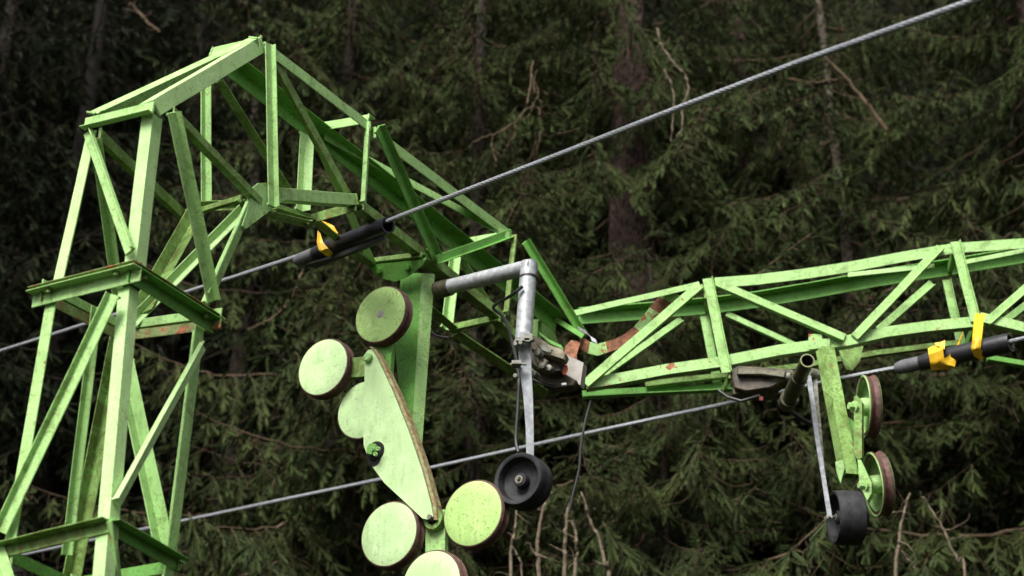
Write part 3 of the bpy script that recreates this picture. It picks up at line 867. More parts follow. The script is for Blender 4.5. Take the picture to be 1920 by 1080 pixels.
m_ = MB(); m_.tube([Q(1450, 708, 8.95), Q(1484, 706, 8.9)], [.022, .022], 12); m_.build('shaft', M['galvdirt'], dev2)
m_ = MB(); m_.tube([Q(1374, 700, 9.1), Q(1392, 699, 9.05), Q(1415, 697, 9.0)], [.02, .03, .012], 8); m_.build('cap', M['greybox'], dev2)
m_ = MB(); m_.tube([Q(1347, 732, 8.98), Q(1365, 745, 8.95), Q(1390, 752, 8.9), Q(1410, 746, 8.9), Q(1424, 742, 8.92)], .009, 8); m_.build('lead', M['wire'], dev2)
m_ = MB(); m_.box(Q(1427, 748, 8.9), X * .01, Y_ * .01, Z * .012); m_.build('plug', simple("red_plug", (.14, .015, .012), .6), dev2)

# loose wires
def wire(name, pts, r, label, m='wire'):
    mb = MB()
    P = [Q(*p) for p in pts]
    out = []
    for i in range(len(P) - 1):
        for k in range(4):
            t = k / 4
            p0, p1, p2, p3 = P[max(i - 1, 0)], P[i], P[i + 1], P[min(i + 2, len(P) - 1)]
            out.append(.5 * ((2 * p1) + (p2 - p0) * t + (2 * p0 - 5 * p1 + 4 * p2 - p3) * t * t + (3 * p1 - p0 - 3 * p2 + p3) * t ** 3))
    out.append(P[-1])
    mb.tube(out, r, 8)
    o = mb.build(name, M[m]); tag(o, label, "wire"); return o
wire("hanging_wire", [(1108, 752, 9.1), (1099, 785, 9.1), (1090, 830, 9.1), (1086, 880, 9.1), (1075, 925, 9.1), (1067, 962, 9.1)], .008, "black wire dangling alone below the outer arm, right of the face-on black wheel")
wire("hanging_wire", [(980, 537, 7.66), (955, 556, 7.75), (930, 570, 8.3), (926, 580, 8.4), (945, 596, 8.3), (960, 640, 8.0), (972, 700, 7.75), (971, 760, 7.72), (967, 822, 7.72), (972, 848, 7.7)], .009, "black wire looped from the elbow pipe and running down beside the tapering blade")
wire("hanging_wire", [(803, 610, 8.5), (815, 628, 8.5), (840, 634, 8.5)], .007, "short black wire sagging behind the green hanger beneath the inner arm")
wire("hanging_wire", [(1440, 742, 9.3), (1470, 762, 9.4), (1510, 790, 9.5), (1540, 802, 9.6)], .014, "thick dark cable slanting down behind the thin bars at the right")

# ================================================================== wire ropes, sleeves, tape
def rope(name, pix, label, r=.0115, strands=6):
    """pix: (px, py, 1/d); straight in space between the ends; six strands laid in a helix"""
    P = [D(x, y, 1 / i) for x, y, i in pix]
    mb = MB()
    tot = sum((P[i + 1] - P[i]).length for i in range(len(P) - 1))
    step = .025
    pts = []
    for i in range(len(P) - 1):
        n = max(2, int((P[i + 1] - P[i]).length / step))
        pts += [P[i].lerp(P[i + 1], k / n) for k in range(n)]
    pts.append(P[-1])
    ax = (P[-1] - P[0]).normalized()
    up = (Z - ax * Z.dot(ax)).normalized(); sd = ax.cross(up)
    for s in range(strands):
        q = [p + (up * math.cos(k * step * 2 * math.pi / .17 + s * 2 * math.pi / strands) + sd * math.sin(k * step * 2 * math.pi / .17 + s * 2 * math.pi / strands)) * r * .62 for k, p in enumerate(pts)]
        mb.tube(q, r * .46, 6)
    o = mb.build(name, M['rope'], fix=False); tag(o, label, "wire rope")
    return o
i1 = lambda x: .083 + (x / 1820) * .0865
def y1(x):
    tb = [(-200, 720), (0, 658), (150, 611), (430, 522), (590, 470), (735, 411), (1000, 308), (1270, 203), (1500, 115), (1820, 2), (2100, -100)]
    for (xa, ya), (xb, yb) in zip(tb, tb[1:]):
        if xa <= x <= xb: return ya + (yb - ya) * (x - xa) / (xb - xa)
rope("wire_rope", [(x, y1(x), i1(x)) for x in (-200, 0, 430, 590, 735, 1000, 1270, 1500, 1820, 2100)], "upper grey wire rope climbing in front of the arm to the top right")
i2 = lambda x: .0714 + (x - 20) / 1780 * .0336
def y2(x):
    tb = [(-200, 1090), (20, 1045), (250, 998), (330, 979), (710, 899), (795, 880), (1000, 834), (1250, 780), (1440, 740), (1570, 710), (1690, 687), (1895, 640), (2100, 592)]
    for (xa, ya), (xb, yb) in zip(tb, tb[1:]):
        if xa <= x <= xb: return ya + (yb - ya) * (x - xa) / (xb - xa)
rope("wire_rope", [(x, y2(x), i2(x)) for x in (-200, 20, 330, 710, 1000, 1250, 1440, 1570, 1690, 1895, 2100)], "lower grey wire rope passing behind the sheaves and under the outer arm")

def sleeve(name, fx, fi, x0, x1, r0, r1, dyo, label):
    a, b = D(x0, fx(x0) + dyo, 1 / fi(x0)), D(x1, fx(x1) + dyo, 1 / fi(x1))
    ax = (b - a).normalized(); L = (b - a).length
    e = empty(name, a); tag(e, label, "hose sleeve")
    m_ = MB(); m_.lathe(a + ax * L * .22, ax, [(0, 0), (0, r0 * 1.05), (L * .1, r1 * .97), (L * .5, r1), (L * .74, r1 * 1.03), (L * .78, r1 * .97), (L * .78, r1 * .78), (L * .3, r1 * .7), (L * .3, 0)], 32)
    m_.build('outer_hose', M['hose'], e)
    m_ = MB(); m_.lathe(a, ax, [(0, .014), (0, r0 * .7), (L * .02, r0 * .85), (L * .06, r0), (L * .3, r0 * 1.02)], 32)
    m_.build('inner_hose', M['hosegrey'], e)
    return a, b, ax, L, e
s1 = sleeve("rope_sleeve", y1, i1, 556, 728, .034, .044, 8, "short black hose sleeve with one yellow tape, on the rope left of the sheaves")
# split underside flap and tail
m_ = MB()
for q0, q1 in ((.1, .95),):
    A_, B_ = s1[0].lerp(s1[1], q0) - Z * .045, s1[0].lerp(s1[1], q1) - Z * .048
    m_.prism([A_, B_, B_ - Z * .022 + X * .01, A_.lerp(B_, .5) - Z * .028, A_ - Z * .012 + X * .05], Vector((.01, .02, 0)))
m_.build('split_edge', M['hose'], s1[4])
m_ = MB(); m_.tube([D(565, 489, 1 / i1(565)), D(590, 481, 1 / i1(590)), D(620, 470, 1 / i1(620))], [.004, .012, .012], 8); m_.build('strip_tail', M['hosegrey'], s1[4])
s2 = sleeve("rope_sleeve", y2, i2, 1680, 1895, .040, .053, 2, "long black hose sleeve with two yellow tapes hanging under the outer arm at the right")

def tape(name, polys, label, th=.003):
    mb = MB()
    for poly in polys:                       # each: left edge points, right edge points (px,py,d)
        l, r_ = poly
        vs = []
        L_ = [D(*p) for p in l]; R_ = [D(*p) for p in r_]
        # refine and crumple
        def fine(P):
            o = []
            for i in range(len(P) - 1):
                o += [P[i].lerp(P[i + 1], k / 4) for k in range(4)]
            return o + [P[-1]]
        L_, R_ = fine(L_), fine(R_)
        m = 5
        grid = []
        for i, (a, b) in enumerate(zip(L_, R_)):
            row = []
            for j in range(m + 1):
                p = a.lerp(b, j / m)
                row.append(p + Vector((0, -1, .3)) * (.003 * math.sin(j * 1.5 + i * .3) + (random.random() - .5) * .0015))
            grid.append(row)
        n = m + 1
        vs = [p for row in grid for p in row]
        K = len(vs)
        vs2 = [p + Vector((0, th, 0)) for p in vs]
        fs = []
        for i in range(len(grid) - 1):
            for j in range(m):
                q = [i * n + j, i * n + j + 1, (i + 1) * n + j + 1, (i + 1) * n + j]
                fs.append(q); fs.append([k + K for k in q[::-1]])
        mb.add(vs + vs2, fs, 0, True)
    o = mb.build(name, M['yellow'], fix=False, sharp=50); tag(o, label, "tape", "yellow tapes on the rope sleeves")
    return o
d1 = 1 / i1(610) - .05
tape("yellow_tape", [([(596, 432, d1 + .02), (594, 455, d1 - .04), (598, 470, d1 - .06), (612, 480, d1 - .04), (630, 483, d1)], [(600, 437, d1 + .02), (606, 455, d1 - .04), (616, 466, d1 - .06), (626, 473, d1 - .04), (638, 474, d1)]),
                     ([(603, 414, d1 + .1), (616, 425, d1 + .06), (629, 437, d1 + .02)], [(608, 416, d1 + .1), (626, 424, d1 + .06), (635, 438, d1 + .02)])],
     "yellow tape wrapped on the left rope sleeve, just left of the sheaves")
d2 = 1 / i2(1770) - .06
tape("yellow_tape", [([(1740, 653, d2 + .06), (1741, 665, d2 - .01), (1744, 682, d2 - .02), (1746, 694, d2)], [(1772, 640, d2 + .06), (1768, 655, d2 - .01), (1771, 676, d2 - .02), (1778, 692, d2)]),
                     ([(1745, 690, d2), (1760, 678, d2 - .03), (1778, 668, d2 - .02), (1798, 638, d2 + .03), (1804, 624, d2 + .2)], [(1778, 694, d2), (1790, 688, d2 - .03), (1793, 676, d2 - .02), (1800, 645, d2 + .03), (1806, 622, d2 + .2)]),
                     ([(1752, 644, d2 + .04), (1768, 655, d2)], [(1772, 638, d2 + .04), (1771, 655, d2)])],
     "crumpled yellow tape with a pointed end, lower of the two on the right rope sleeve")
d3 = 1 / i2(1835) - .06
tape("yellow_tape", [([(1829, 588, d3 + .3), (1826, 602, d3 + .2), (1823, 635, d3), (1821, 655, d3 - .02), (1827, 667, d3), (1840, 676, d3 + .02)], [(1848, 588, d3 + .3), (1844, 603, d3 + .2), (1841, 635, d3), (1839, 652, d3 - .02), (1844, 661, d3), (1848, 669, d3 + .02)])],
     "yellow tape strap looped up over the outer arm, right of the crumpled one")

# ================================================================== SPRUCE FOREST
NEED = 15
def finger_template(k=NEED, seed=0):
    """one needle-clad shoot of unit length along +X, unit radius"""
    g = np.random.default_rng(seed)
    v, f = [], []
    for a in (0, math.pi / 2):          # two crossed slim blades of needles
        c, s = math.cos(a + .4), math.sin(a + .4)
        o = len(v)
        prof = [(0, .10), (.3, .44), (.8, .36), (1.0, .0)]
        for x, r in prof[:3]:
            v += [(x, c * r, s * r), (x, -c * r, -s * r)]
        v.append((1.05, 0, 0))
        f += [(o, o + 1, o + 3), (o, o + 3, o + 2), (o + 2, o + 3, o + 5), (o + 2, o + 5, o + 4), (o + 4, o + 5, o + 6)]
    for i in range(k):
        x = (i + .5) / k * .95
        q = g.random() * 6.283 + i * 2.4
        cy, sy = math.cos(q), math.sin(q)
        o = len(v)
        w = .024
        v += [(x - w, 0, 0), (x + w, 0, 0), (x + .13 + .06 * g.random(), cy * 1.1, sy * 1.1)]
        f.append((o, o + 1, o + 2))
    return np.array(v, float), np.array(f, int)
FT = [finger_template(NEED, s) for s in range(4)]
FTLOW = [finger_template(3, s) for s in range(2)]

def frames(dirs, g):
    d = dirs / np.linalg.norm(dirs, axis=1, keepdims=True)
    r = g.normal(size=d.shape)
    u = np.cross(d, r); u /= np.linalg.norm(u, axis=1, keepdims=True)
    w = np.cross(d, u)
    return d, u, w
def expand(pos, dirs, ln, rad, tint, g, temps):
    """all shoots of a set into one vertex / face array"""
    V, Fc, Tn = [], [], []
    off = 0
    n = len(pos); which = g.integers(0, len(temps), n)
    for k, (tv, tf) in enumerate(temps):
        id_ = np.where(which == k)[0]
        if not len(id_): continue
        d, u, w = frames(dirs[id_], g)
        P = (pos[id_][:, None, :] + d[:, None, :] * (tv[None, :, 0:1] * ln[id_][:, None, None])
             + u[:, None, :] * (tv[None, :, 1:2] * rad[id_][:, None, None]) + w[:, None, :] * (tv[None, :, 2:3] * rad[id_][:, None, None]))
        m = len(tv)
        F_ = tf[None] + (np.arange(len(id_)) * m)[:, None, None] + off
        V.append(P.reshape(-1, 3)); Fc.append(F_.reshape(-1, 3)); Tn.append(np.repeat(tint[id_], m))
        off += len(id_) * m
    return np.concatenate(V), np.concatenate(Fc), np.concatenate(Tn)
def stick(p0, p1, r0, r1):
    """three-sided sticks, vectorised"""
    d = p1 - p0; d = d / (np.linalg.norm(d, axis=1, keepdims=True) + 1e-9)
    a = np.where(np.abs(d[:, 2:3]) < .9, np.array([[0, 0, 1.]]), np.array([[1., 0, 0]]))
    u = np.cross(d, a); u /= np.linalg.norm(u, axis=1, keepdims=True); w = np.cross(d, u)
    n = len(p0); V = np.zeros((n, 6, 3))
    for j in range(3):
        q = 2 * math.pi * j / 3
        o = u * math.cos(q) + w * math.sin(q)
        V[:, j] = p0 + o * r0[:, None]; V[:, j + 3] = p1 + o * r1[:, None]
    F_ = []
    for j in range(3):
        k = (j + 1) % 3
        F_ += [(j, k, k + 3), (j, k + 3, j + 3)]
    F_ = np.array(F_)[None] + (np.arange(n) * 6)[:, None, None]
    return V.reshape(-1, 3), F_.reshape(-1, 3)
def branch(seed, L=2.3, hi=True, hang=.6):
    """a spruce bough from the origin along +X: returns needle mesh and wood mesh"""
    g = np.random.default_rng(seed)
    S = 26
    s = np.linspace(0, 1, S)
    side = g.normal() * .12
    droop = .35 + .25 * g.random(); up = .30 + .2 * g.random()
    axis = np.stack([s * L, side * L * s ** 2, -droop * L * s + up * L * s ** 2.2], 1)
    axis += np.cumsum(g.normal(size=axis.shape) * .008, 0)
    tang = np.gradient(axis, axis=0); tang /= np.linalg.norm(tang, axis=1, keepdims=True)
    pos, dirs, ln, rad, tint = [], [], [], [], []
    W0, W1, R0, R1 = list(axis[:-1]), list(axis[1:]), list(.016 * (1 - s[:-1]) + .004), list(.016 * (1 - s[1:]) + .004)
    down_ = np.array([0, 0, -1.])
    step = .075 if hi else .16
    x = .14
    k = 0
    while x < .99:
        sg = 1 if k % 2 else -1
        k += 1
        i = x * (S - 1); i0 = min(int(i), S - 2); fr = i - i0
        p = axis[i0] * (1 - fr) + axis[i0 + 1] * fr
        t = tang[i0]
        lat = np.cross(t, [0, 0, 1.]); lat /= np.linalg.norm(lat) + 1e-9
        ll = (.16 + .52 * math.sin(min(1, x * 1.15 + .12) * math.pi) ** .8 * (1.15 - x * .6)) * (.65 + .6 * g.random())
        if g.random() < .1: ll *= .4
        dvec = t * (.45 + .3 * g.random()) + lat * sg * (.8 + .3 * g.random()) + down_ * (.12 + .3 * g.random())
        dvec /= np.linalg.norm(dvec)
        hg = hang * (.5 + g.random())
        m = max(3, int(ll / (.052 if hi else .085)))
        q = p.copy(); dd = dvec.copy()
        for j in range(m):
            u = j / m
            nd = dd + down_ * hg * .085 * 6 / m * 2 * (1 - .35 * u) + g.normal(size=3) * .05
            nd /= np.linalg.norm(nd)
            q2 = q + nd * ll / m
            W0.append(q); W1.append(q2); R0.append(.0045 * (1 - u) + .0015); R1.append(.0045 * (1 - u) + .001)
            if j > 0 or hi:
                cr = np.cross(nd, [0, 0, 1.]) + g.normal(size=3) * .55; cr /= np.linalg.norm(cr) + 1e-9
                for sd_ in (-1, 1):
                    if g.random() < .12: continue
                    fl = (.07 + .10 * g.random()) * (1.15 - .45 * u) * (1 if hi else 1.5)
                    fd = nd * .75 + cr * sd_ * .75 + down_ * (.25 * hg + .1 * g.random())
                    pos.append(q2); dirs.append(fd); ln.append(fl); rad.append((.019 + .008 * g.random()) * (1 if hi else 1.4))
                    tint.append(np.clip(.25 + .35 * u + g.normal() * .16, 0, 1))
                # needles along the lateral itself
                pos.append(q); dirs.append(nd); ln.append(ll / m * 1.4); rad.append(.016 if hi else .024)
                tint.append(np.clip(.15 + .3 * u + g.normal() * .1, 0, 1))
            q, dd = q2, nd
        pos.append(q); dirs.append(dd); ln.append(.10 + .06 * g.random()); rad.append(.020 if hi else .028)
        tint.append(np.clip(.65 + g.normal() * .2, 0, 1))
        x += step / L * (.8 + .4 * g.random())
    pos.append(axis[-1]); dirs.append(tang[-1]); ln.append(.15); rad.append(.02); tint.append(.7)
    A = lambda a: np.array(a, float)
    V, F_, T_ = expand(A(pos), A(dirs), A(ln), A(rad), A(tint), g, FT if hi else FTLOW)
    # a few bare hanging twiglets
    for _ in range(24 if hi else 6):
        i = g.integers(3, S - 3); p = axis[i].copy(); dd = np.array([g.normal() * .3, g.normal() * .3, -1.])
        for j in range(7):
            dd = dd + g.normal(size=3) * .26; dd /= np.linalg.norm(dd); q2 = p + dd * .07
            W0.append(p); W1.append(q2); R0.append(.0026); R1.append(.002); p = q2
    wv, wf = stick(A(W0), A(W1), A(R0), A(R1))
    return V, F_, T_, wv, wf
BR_HI = [branch(100 + i, 2.3, True, h) for i, h in enumerate((.5, .9, 1.2, 1.6, 1.0, 1.4))]
BR_LO = [branch(200 + i, 2.3, False, h) for i, h in enumerate((.5, .8, 1.1))]

def np_mesh(name, V, F_, mats, mi=None, tint=None):
    me = bpy.data.meshes.new(name)
    nv, nf = len(V), len(F_)
    me.vertices.add(nv); me.vertices.foreach_set("co", V.astype(np.float32).ravel())
    me.loops.add(nf * 3); me.loops.foreach_set("vertex_index", F_.astype(np.int32).ravel())
    me.polygons.add(nf); me.polygons.foreach_set("loop_start", np.arange(0, nf * 3, 3, dtype=np.int32))
    for m in mats: me.materials.append(m)
    if mi is not None: me.polygons.foreach_set("material_index", mi.astype(np.int32))
    if tint is not None:
        at = me.attributes.new("tint", 'FLOAT', 'POINT'); at.data.foreach_set("value", tint.astype(np.float32))
    me.update(calc_edges=True)
    return me
def crown_mesh(seed, H, zlo, zhi_detail, Rmax, gap=.42, per=5, face=-90, dens=1.0, fmat='fol'):
    """boughs in whorls; detailed ones where they are seen and face the clearing, coarse ones elsewhere"""
    g = np.random.default_rng(seed)
    VV, FF, TT, MI = [], [], [], []
    off = 0
    z = zlo
    while z < H - .3:
        Rz = min(Rmax, .22 * (H - z) + .35)
        for b in range(per):
            azm = g.random() * 360
            rel = abs((azm - face + 180) % 360 - 180)
            hi = (z < zhi_detail) and rel < 100 and dens > .5
            if not hi and z > zhi_detail and g.random() < .35: continue
            src = BR_HI[g.integers(0, len(BR_HI))] if hi else BR_LO[g.integers(0, len(BR_LO))]
            sc = Rz / 2.3 * (.75 + .45 * g.random())
            pit = R(g.normal() * 7 - 4)
            a = R(azm)
            ca, sa = math.cos(a), math.sin(a); cp, sp_ = math.cos(pit), math.sin(pit)
            Rm = np.array([[ca, -sa, 0], [sa, ca, 0], [0, 0, 1]]) @ np.array([[cp, 0, -sp_], [0, 1, 0], [sp_, 0, cp]])
            zz = z + g.random() * gap
            o = np.array([0, 0, zz])
            fl = -1 if g.random() < .5 else 1
            for (V, F_, kind) in ((src[0], src[1], 0), (src[3], src[4], 1)):
                Vt = (V * np.array([sc, sc * fl, sc])) @ Rm.T + o
                VV.append(Vt); FF.append(F_ + off); off += len(Vt)
                TT.append(src[2] if kind == 0 else np.zeros(len(Vt))); MI.append(np.full(len(F_), kind))
        z += gap
    return np_mesh("crown", np.concatenate(VV), np.concatenate(FF), [M[fmat], M['branchwood' if fmat == 'fol' else 'shadedwood']], np.concatenate(MI), np.concatenate(TT))
def trunk_obj(x, y, h, r, m, parent, lean=0, z0=-.3):
    g = random.Random(int(x * 100) + 5)
    mb = MB(); pts, rs = [], []
    n = 26
    for i in range(n + 1):
        q = i / n
        pts.append(Vector((x + lean * q * h + .03 * math.sin(q * 9 + x), y + .03 * math.cos(q * 7 + x), ground_h(x, y) + z0 + q * h)))
        rs.append(max(.02, r * (1 - q * .93) * (1 + .5 * math.exp(-q * 30)) + g.uniform(-.006, .006)))
    mb.tube(pts, rs, 18)
    return mb.build("trunk", m, parent, fix=False)
def tree(x, y, H, r, label, crown, bark_='bark', group=None, rot=0, scl=1.0, lean=0, name="spruce_tree", extra=None):
    e = empty(name, (x, y, ground_h(x, y)))
    tag(e, label, "spruce tree", group or "spruce trees behind the pylon")
    trunk_obj(x, y, H, r, M[bark_], e, lean)
    c = bpy.data.objects.new("crown", crown); COL.objects.link(c)
    c.parent = e; c.rotation_euler = (0, 0, R(rot)); c.scale = (scl,) * 3
    return e

# crowns: detailed towards the clearing
HI = 12.5
crA = crown_mesh(1, 17, 2.6, HI, 2.5)
crB = crown_mesh(2, 16, 2.2, HI, 2.2)
crC = crown_mesh(3, 18, 2.4, HI, 2.7)
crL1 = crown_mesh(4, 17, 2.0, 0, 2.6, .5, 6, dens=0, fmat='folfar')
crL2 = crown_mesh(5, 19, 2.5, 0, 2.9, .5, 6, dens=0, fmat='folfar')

def gx(px, y):      # ground x for a trunk seen at that column half way up the picture
    return (px - 960) / FPX * (y / c26) 
tree(gx(1192, 14.2), 14.2, 17, .47, "big spruce right of centre whose thick reddish trunk shows above the rope", crA)
tree(gx(640, 15.0), 15.0, 16, .20, "spruce with lit boughs filling the space above the pylon's inner arm", crC, 'bark2', rot=14)
tree(gx(900, 14.0), 14.0, 16, .17, "spruce at the centre with drooping boughs between the arm and the rising rope", crB, 'bark2', rot=-9)
tree(gx(1590, 14.8), 14.8, 16, .13, "thin spruce with whitish lichen bark seen behind the upper right stretch of rope", crB, 'lichen', rot=21)
tree(gx(2010, 13.8), 13.8, 17, .2, "spruce at the right whose boughs hang behind the long rope sleeve", crA, 'bark', rot=-4)
tree(gx(1420, 15.6), 15.6, 17, .2, "spruce behind the middle of the outer arm, its boughs showing beneath the small sheaves", crC, 'bark', rot=-20)
tree(gx(1010, 16.5), 16.5, 16, .18, "spruce set back below the broken joint, behind the bare pale stems", crC, 'bark2', rot=25)
tree(gx(455, 17.0), 17.0, 16, .19, "shaded spruce with a bare brown trunk seen between the mast and the sheaves", crL1, 'bark2', rot=0)
tree(gx(120, 18.0), 18.0, 17, .22, "dim spruce with a pale grey trunk foot seen through the lower mast", crL2, 'footlichen', rot=40)
tree(gx(-60, 16.5), 16.5, 18, .2, "dark spruce at the left edge of the picture beside the upper mast", crL1, 'bark2', rot=90)
tree(gx(330, 19.5), 19.5, 19, .2, "dark spruce deep in the wood, above and behind the knee of the pylon", crL2, 'bark2', rot=10)
tree(gx(2080, 15.5), 15.5, 17, .2, "spruce at the right edge of the picture beyond the end of the outer arm", crC, 'bark2', rot=33)
tree(-7.6, 12.4, 18, .2, "dark spruce just outside the left edge, shading the wood behind the mast", crL2, 'bark2', rot=70)  # this pair is added out of view to darken the wood at left
tree(-6.2, 15.2, 18, .2, "second dark spruce outside the left edge, behind the first", crL1, 'bark2', rot=170)
crY = crown_mesh(6, 8.6, 1.6, 8, 1.9, .36, 6)
tree(gx(1225, 12.9), 12.9, 8.4, .09, "young spruce standing in front of the thick reddish trunk, below the rope", crY, 'bark2', rot=0)
tree(gx(885, 13.2), 13.2, 8.0, .08, "young spruce behind the large round sheaves and the elbow pipe", crY, 'bark2', rot=12, scl=.93)
# the wood behind, too deep and dark to count
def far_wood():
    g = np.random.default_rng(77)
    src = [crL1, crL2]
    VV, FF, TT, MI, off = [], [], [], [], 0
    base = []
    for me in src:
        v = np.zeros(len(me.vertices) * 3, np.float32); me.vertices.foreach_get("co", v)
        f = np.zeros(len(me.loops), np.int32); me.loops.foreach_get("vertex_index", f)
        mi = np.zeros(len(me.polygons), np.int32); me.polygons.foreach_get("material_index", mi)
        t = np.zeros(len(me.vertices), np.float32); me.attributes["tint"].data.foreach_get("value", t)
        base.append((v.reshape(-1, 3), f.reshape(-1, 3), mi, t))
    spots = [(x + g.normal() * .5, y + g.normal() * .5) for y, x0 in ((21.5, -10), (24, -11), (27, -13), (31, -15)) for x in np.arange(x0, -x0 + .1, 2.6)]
    ring = [(-11, 17), (-13, 12), (12, 17), (12, 12), (11, 7), (12, 2), (11, -4), (9, -9), (5, -12), (13, -8), (14, 9), (0, -15), (-15, 7), (-17, 0), (-18, -7), (8, -15), (-6, -17), (-13, -13), (14, 5), (13, -1)]  # unseen trees added around and behind the camera to block low sky light
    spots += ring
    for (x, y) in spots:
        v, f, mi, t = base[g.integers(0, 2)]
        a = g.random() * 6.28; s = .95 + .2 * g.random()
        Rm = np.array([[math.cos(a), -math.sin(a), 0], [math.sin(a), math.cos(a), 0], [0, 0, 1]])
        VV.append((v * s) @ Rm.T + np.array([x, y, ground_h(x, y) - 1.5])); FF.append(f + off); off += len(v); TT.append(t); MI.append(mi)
    me = np_mesh("distant_wood", np.concatenate(VV), np.concatenate(FF), [M['folfar'], M['shadedwood']], np.concatenate(MI), np.concatenate(TT))
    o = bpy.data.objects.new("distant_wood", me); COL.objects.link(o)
    tag(o, "dark mass of spruce wood filling the gaps behind the nearer trees, plus unseen spruces added around the clearing", "woodland", kind="stuff")
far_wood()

# bare stems and dead twigs
def twig_thing(name, stems, label, m='paletwig', cat="bare branch"):
    mb = MB()
    g = random.Random(len(label))
    for pts, r0, r1 in stems:
        P = [Q(*p) for p in pts]
        out = []
        for i in range(len(P) - 1):
            for k in range(5):
                t = k / 5
                p0, p1, p2, p3 = P[max(i - 1, 0)], P[i], P[i + 1], P[min(i + 2, len(P) - 1)]
                q = .5 * ((2 * p1) + (p2 - p0) * t + (2 * p0 - 5 * p1 + 4 * p2 - p3) * t * t + (3 * p1 - p0 - 3 * p2 + p3) * t ** 3)
                out.append(q + Vector((g.gauss(0, .004), g.gauss(0, .01), g.gauss(0, .004))))
        out.append(P[-1])
        n = len(out)
        mb.tube(out, [(r0 + (r1 - r0) * i / (n - 1)) * g.uniform(.9, 1.1) for i in range(n)], 7)
        for _ in range(g.randint(3, 7)):
            i = g.randrange(1, max(2, min(n - 1, 16))); q = out[i]; rr = (r0 + (r1 - r0) * i / n) * .45
            d = Vector((g.gauss(0, 1), g.gauss(0, 1), g.gauss(.2, .8))).normalized()
            L_ = g.uniform(.06, .28); ps = [q]
            for k in range(5):
                d = (d + Vector((g.gauss(0, .3), g.gauss(0, .3), g.gauss(0, .3)))).normalized(); ps.append(ps[-1] + d * L_ / 5)
            mb.tube(ps, [rr * (1 - k * .17) for k in range(6)], 5)
    o = mb.build(name, M[m], fix=False); tag(o, label, cat); return o
def to_ground(x, y, yy):
    p = Q(x, y, yy); return p
BY = 11.8
def stem_down(px, py, yy):            # continue below the picture to the ground
    return [(px, py, yy), (px + 4, py + 350, yy), (px, py + 900, yy)]
twig_thing("bare_sapling", [
    ([(1035, 922, BY), (1018, 955, BY), (1010, 1000, BY), (1008, 1040, BY)] + stem_down(1012, 1085, BY)[0:1] + [(1016, 1500, BY), (1018, 2090, BY)], .008, .020),
    ([(1070, 940, BY), (1062, 975, BY), (1060, 1030, BY), (1058, 1085, BY), (1056, 1500, BY), (1050, 2090, BY)], .010, .022),
    ([(1072, 975, BY - .03), (1080, 1010, BY - .03), (1082, 1050, BY - .03), (1078, 1085, BY - .03), (1066, 1500, BY), (1058, 2090, BY)], .008, .016),
    ([(1090, 925, BY), (1104, 965, BY), (1122, 1010, BY), (1136, 1060, BY), (1142, 1090, BY), (1130, 1500, BY), (1100, 2090, BY)], .006, .020),
    ([(968, 950, BY), (966, 990, BY), (960, 1020, BY), (958, 1085, BY), (970, 1500, BY), (985, 2090, BY)], .007, .015),
    ([(962, 1025, BY), (975, 1050, BY), (980, 1085, BY), (985, 1300, BY)], .006, .008)],
    "clump of pale bare stems rising at the bottom edge below the face-on black wheel", cat="sapling")
twig_thing("bare_sapling", [
    ([(1706, 925, BY), (1694, 965, BY), (1686, 1010, BY), (1680, 1085, BY), (1676, 1500, BY), (1670, 2090, BY)], .007, .018),
    ([(1725, 925, BY), (1750, 960, BY), (1775, 1005, BY), (1795, 1050, BY), (1808, 1085, BY), (1800, 1500, BY), (1780, 2090, BY)], .006, .014),
    ([(1684, 1030, BY), (1705, 1050, BY), (1716, 1066, BY)], .006, .004),
    ([(1640, 975, BY), (1665, 965, BY), (1692, 958, BY)], .003, .005)],
    "forked pale bare stems at the lower right beneath the small sheaves", cat="sapling")
VY = 12.2
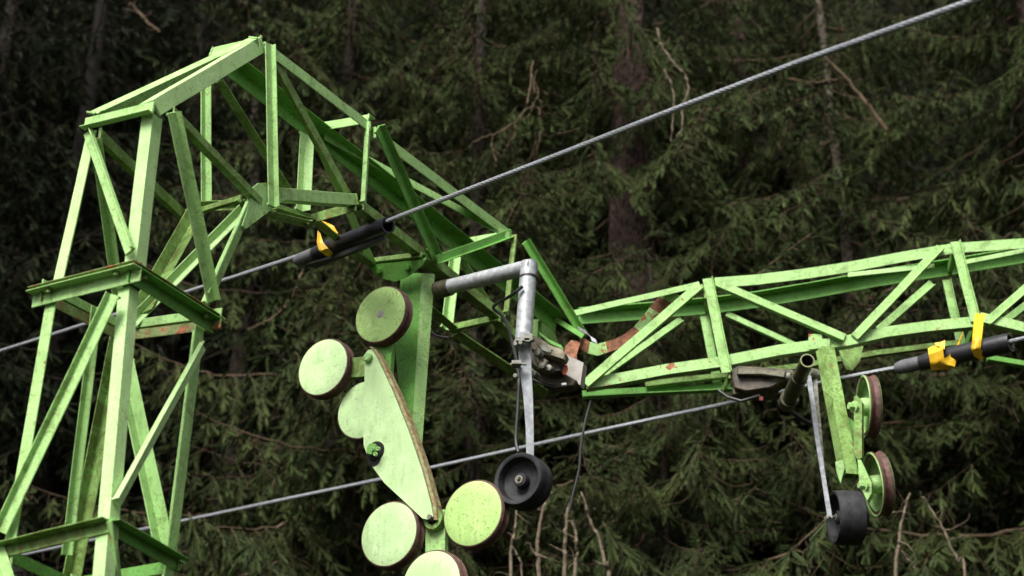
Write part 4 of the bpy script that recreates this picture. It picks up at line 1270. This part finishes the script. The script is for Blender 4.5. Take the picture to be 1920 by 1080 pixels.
twig_thing("dead_branch", [
    ([(1232, 55, VY), (1240, 85, VY), (1262, 118, VY), (1285, 140, VY), (1290, 170, VY), (1280, 200, VY), (1280, 235, VY), (1266, 262, VY)], .011, .006),
    ([(1245, 130, VY), (1262, 165, VY), (1262, 215, VY), (1258, 265, VY)], .007, .004)],
    "crooked pale dead vine hanging over the rope beside the reddish trunk", 'paletwig')
twig_thing("dead_branch", [
    ([(1000, 115, 12), (995, 150, 12), (992, 180, 12), (985, 205, 12), (962, 232, 12), (930, 250, 12), (900, 260, 12), (880, 275, 12)], .009, .004),
    ([(992, 170, 12), (1008, 165, 12.1), (1028, 178, 12.1)], .005, .003),
    ([(985, 205, 12), (1008, 200, 12), (1012, 225, 12), (1014, 260, 12), (1004, 285, 12)], .006, .003),
    ([(962, 232, 12), (965, 255, 12), (950, 275, 12), (945, 290, 12)], .005, .003),
    ([(925, 252, 12), (922, 275, 12), (930, 300, 12), (930, 315, 12)], .005, .003),
    ([(1000, 150, 12), (1010, 175, 12), (1000, 195, 12), (990, 220, 12), (975, 225, 12)], .005, .003),
    ([(1008, 130, 12), (1000, 160, 12), (1015, 190, 12), (1030, 200, 12)], .004, .003)],
    "tangled brown dead branch with drooping twigs above the rope left of the reddish trunk", 'twig')
twig_thing("dead_branch", [
    ([(568, 505, 13.5), (552, 545, 13.5), (535, 572, 13.5), (505, 600, 13.5), (465, 618, 13.5)], .010, .006)],
    "single curved dead branch below the left rope sleeve, against the brown trunk", 'twig')
twig_thing("dead_branch", [
    ([(1480, 150, 13), (1520, 155, 13), (1570, 150, 13)], .012, .01),
    ([(1545, 105, 13.2), (1580, 140, 13.2), (1610, 175, 13.2), (1640, 215, 13.2), (1662, 245, 13.2)], .012, .02)],
    "dark crooked dead bough crossing the whitish trunk at the upper right", 'branchwood')
twig_thing("dead_branch", [
    ([(245, 5, 15), (262, 25, 15), (280, 45, 15), (300, 60, 15)], .018, .012)],
    "reddish dead bough slanting at the top edge above the pylon knee", 'twig')
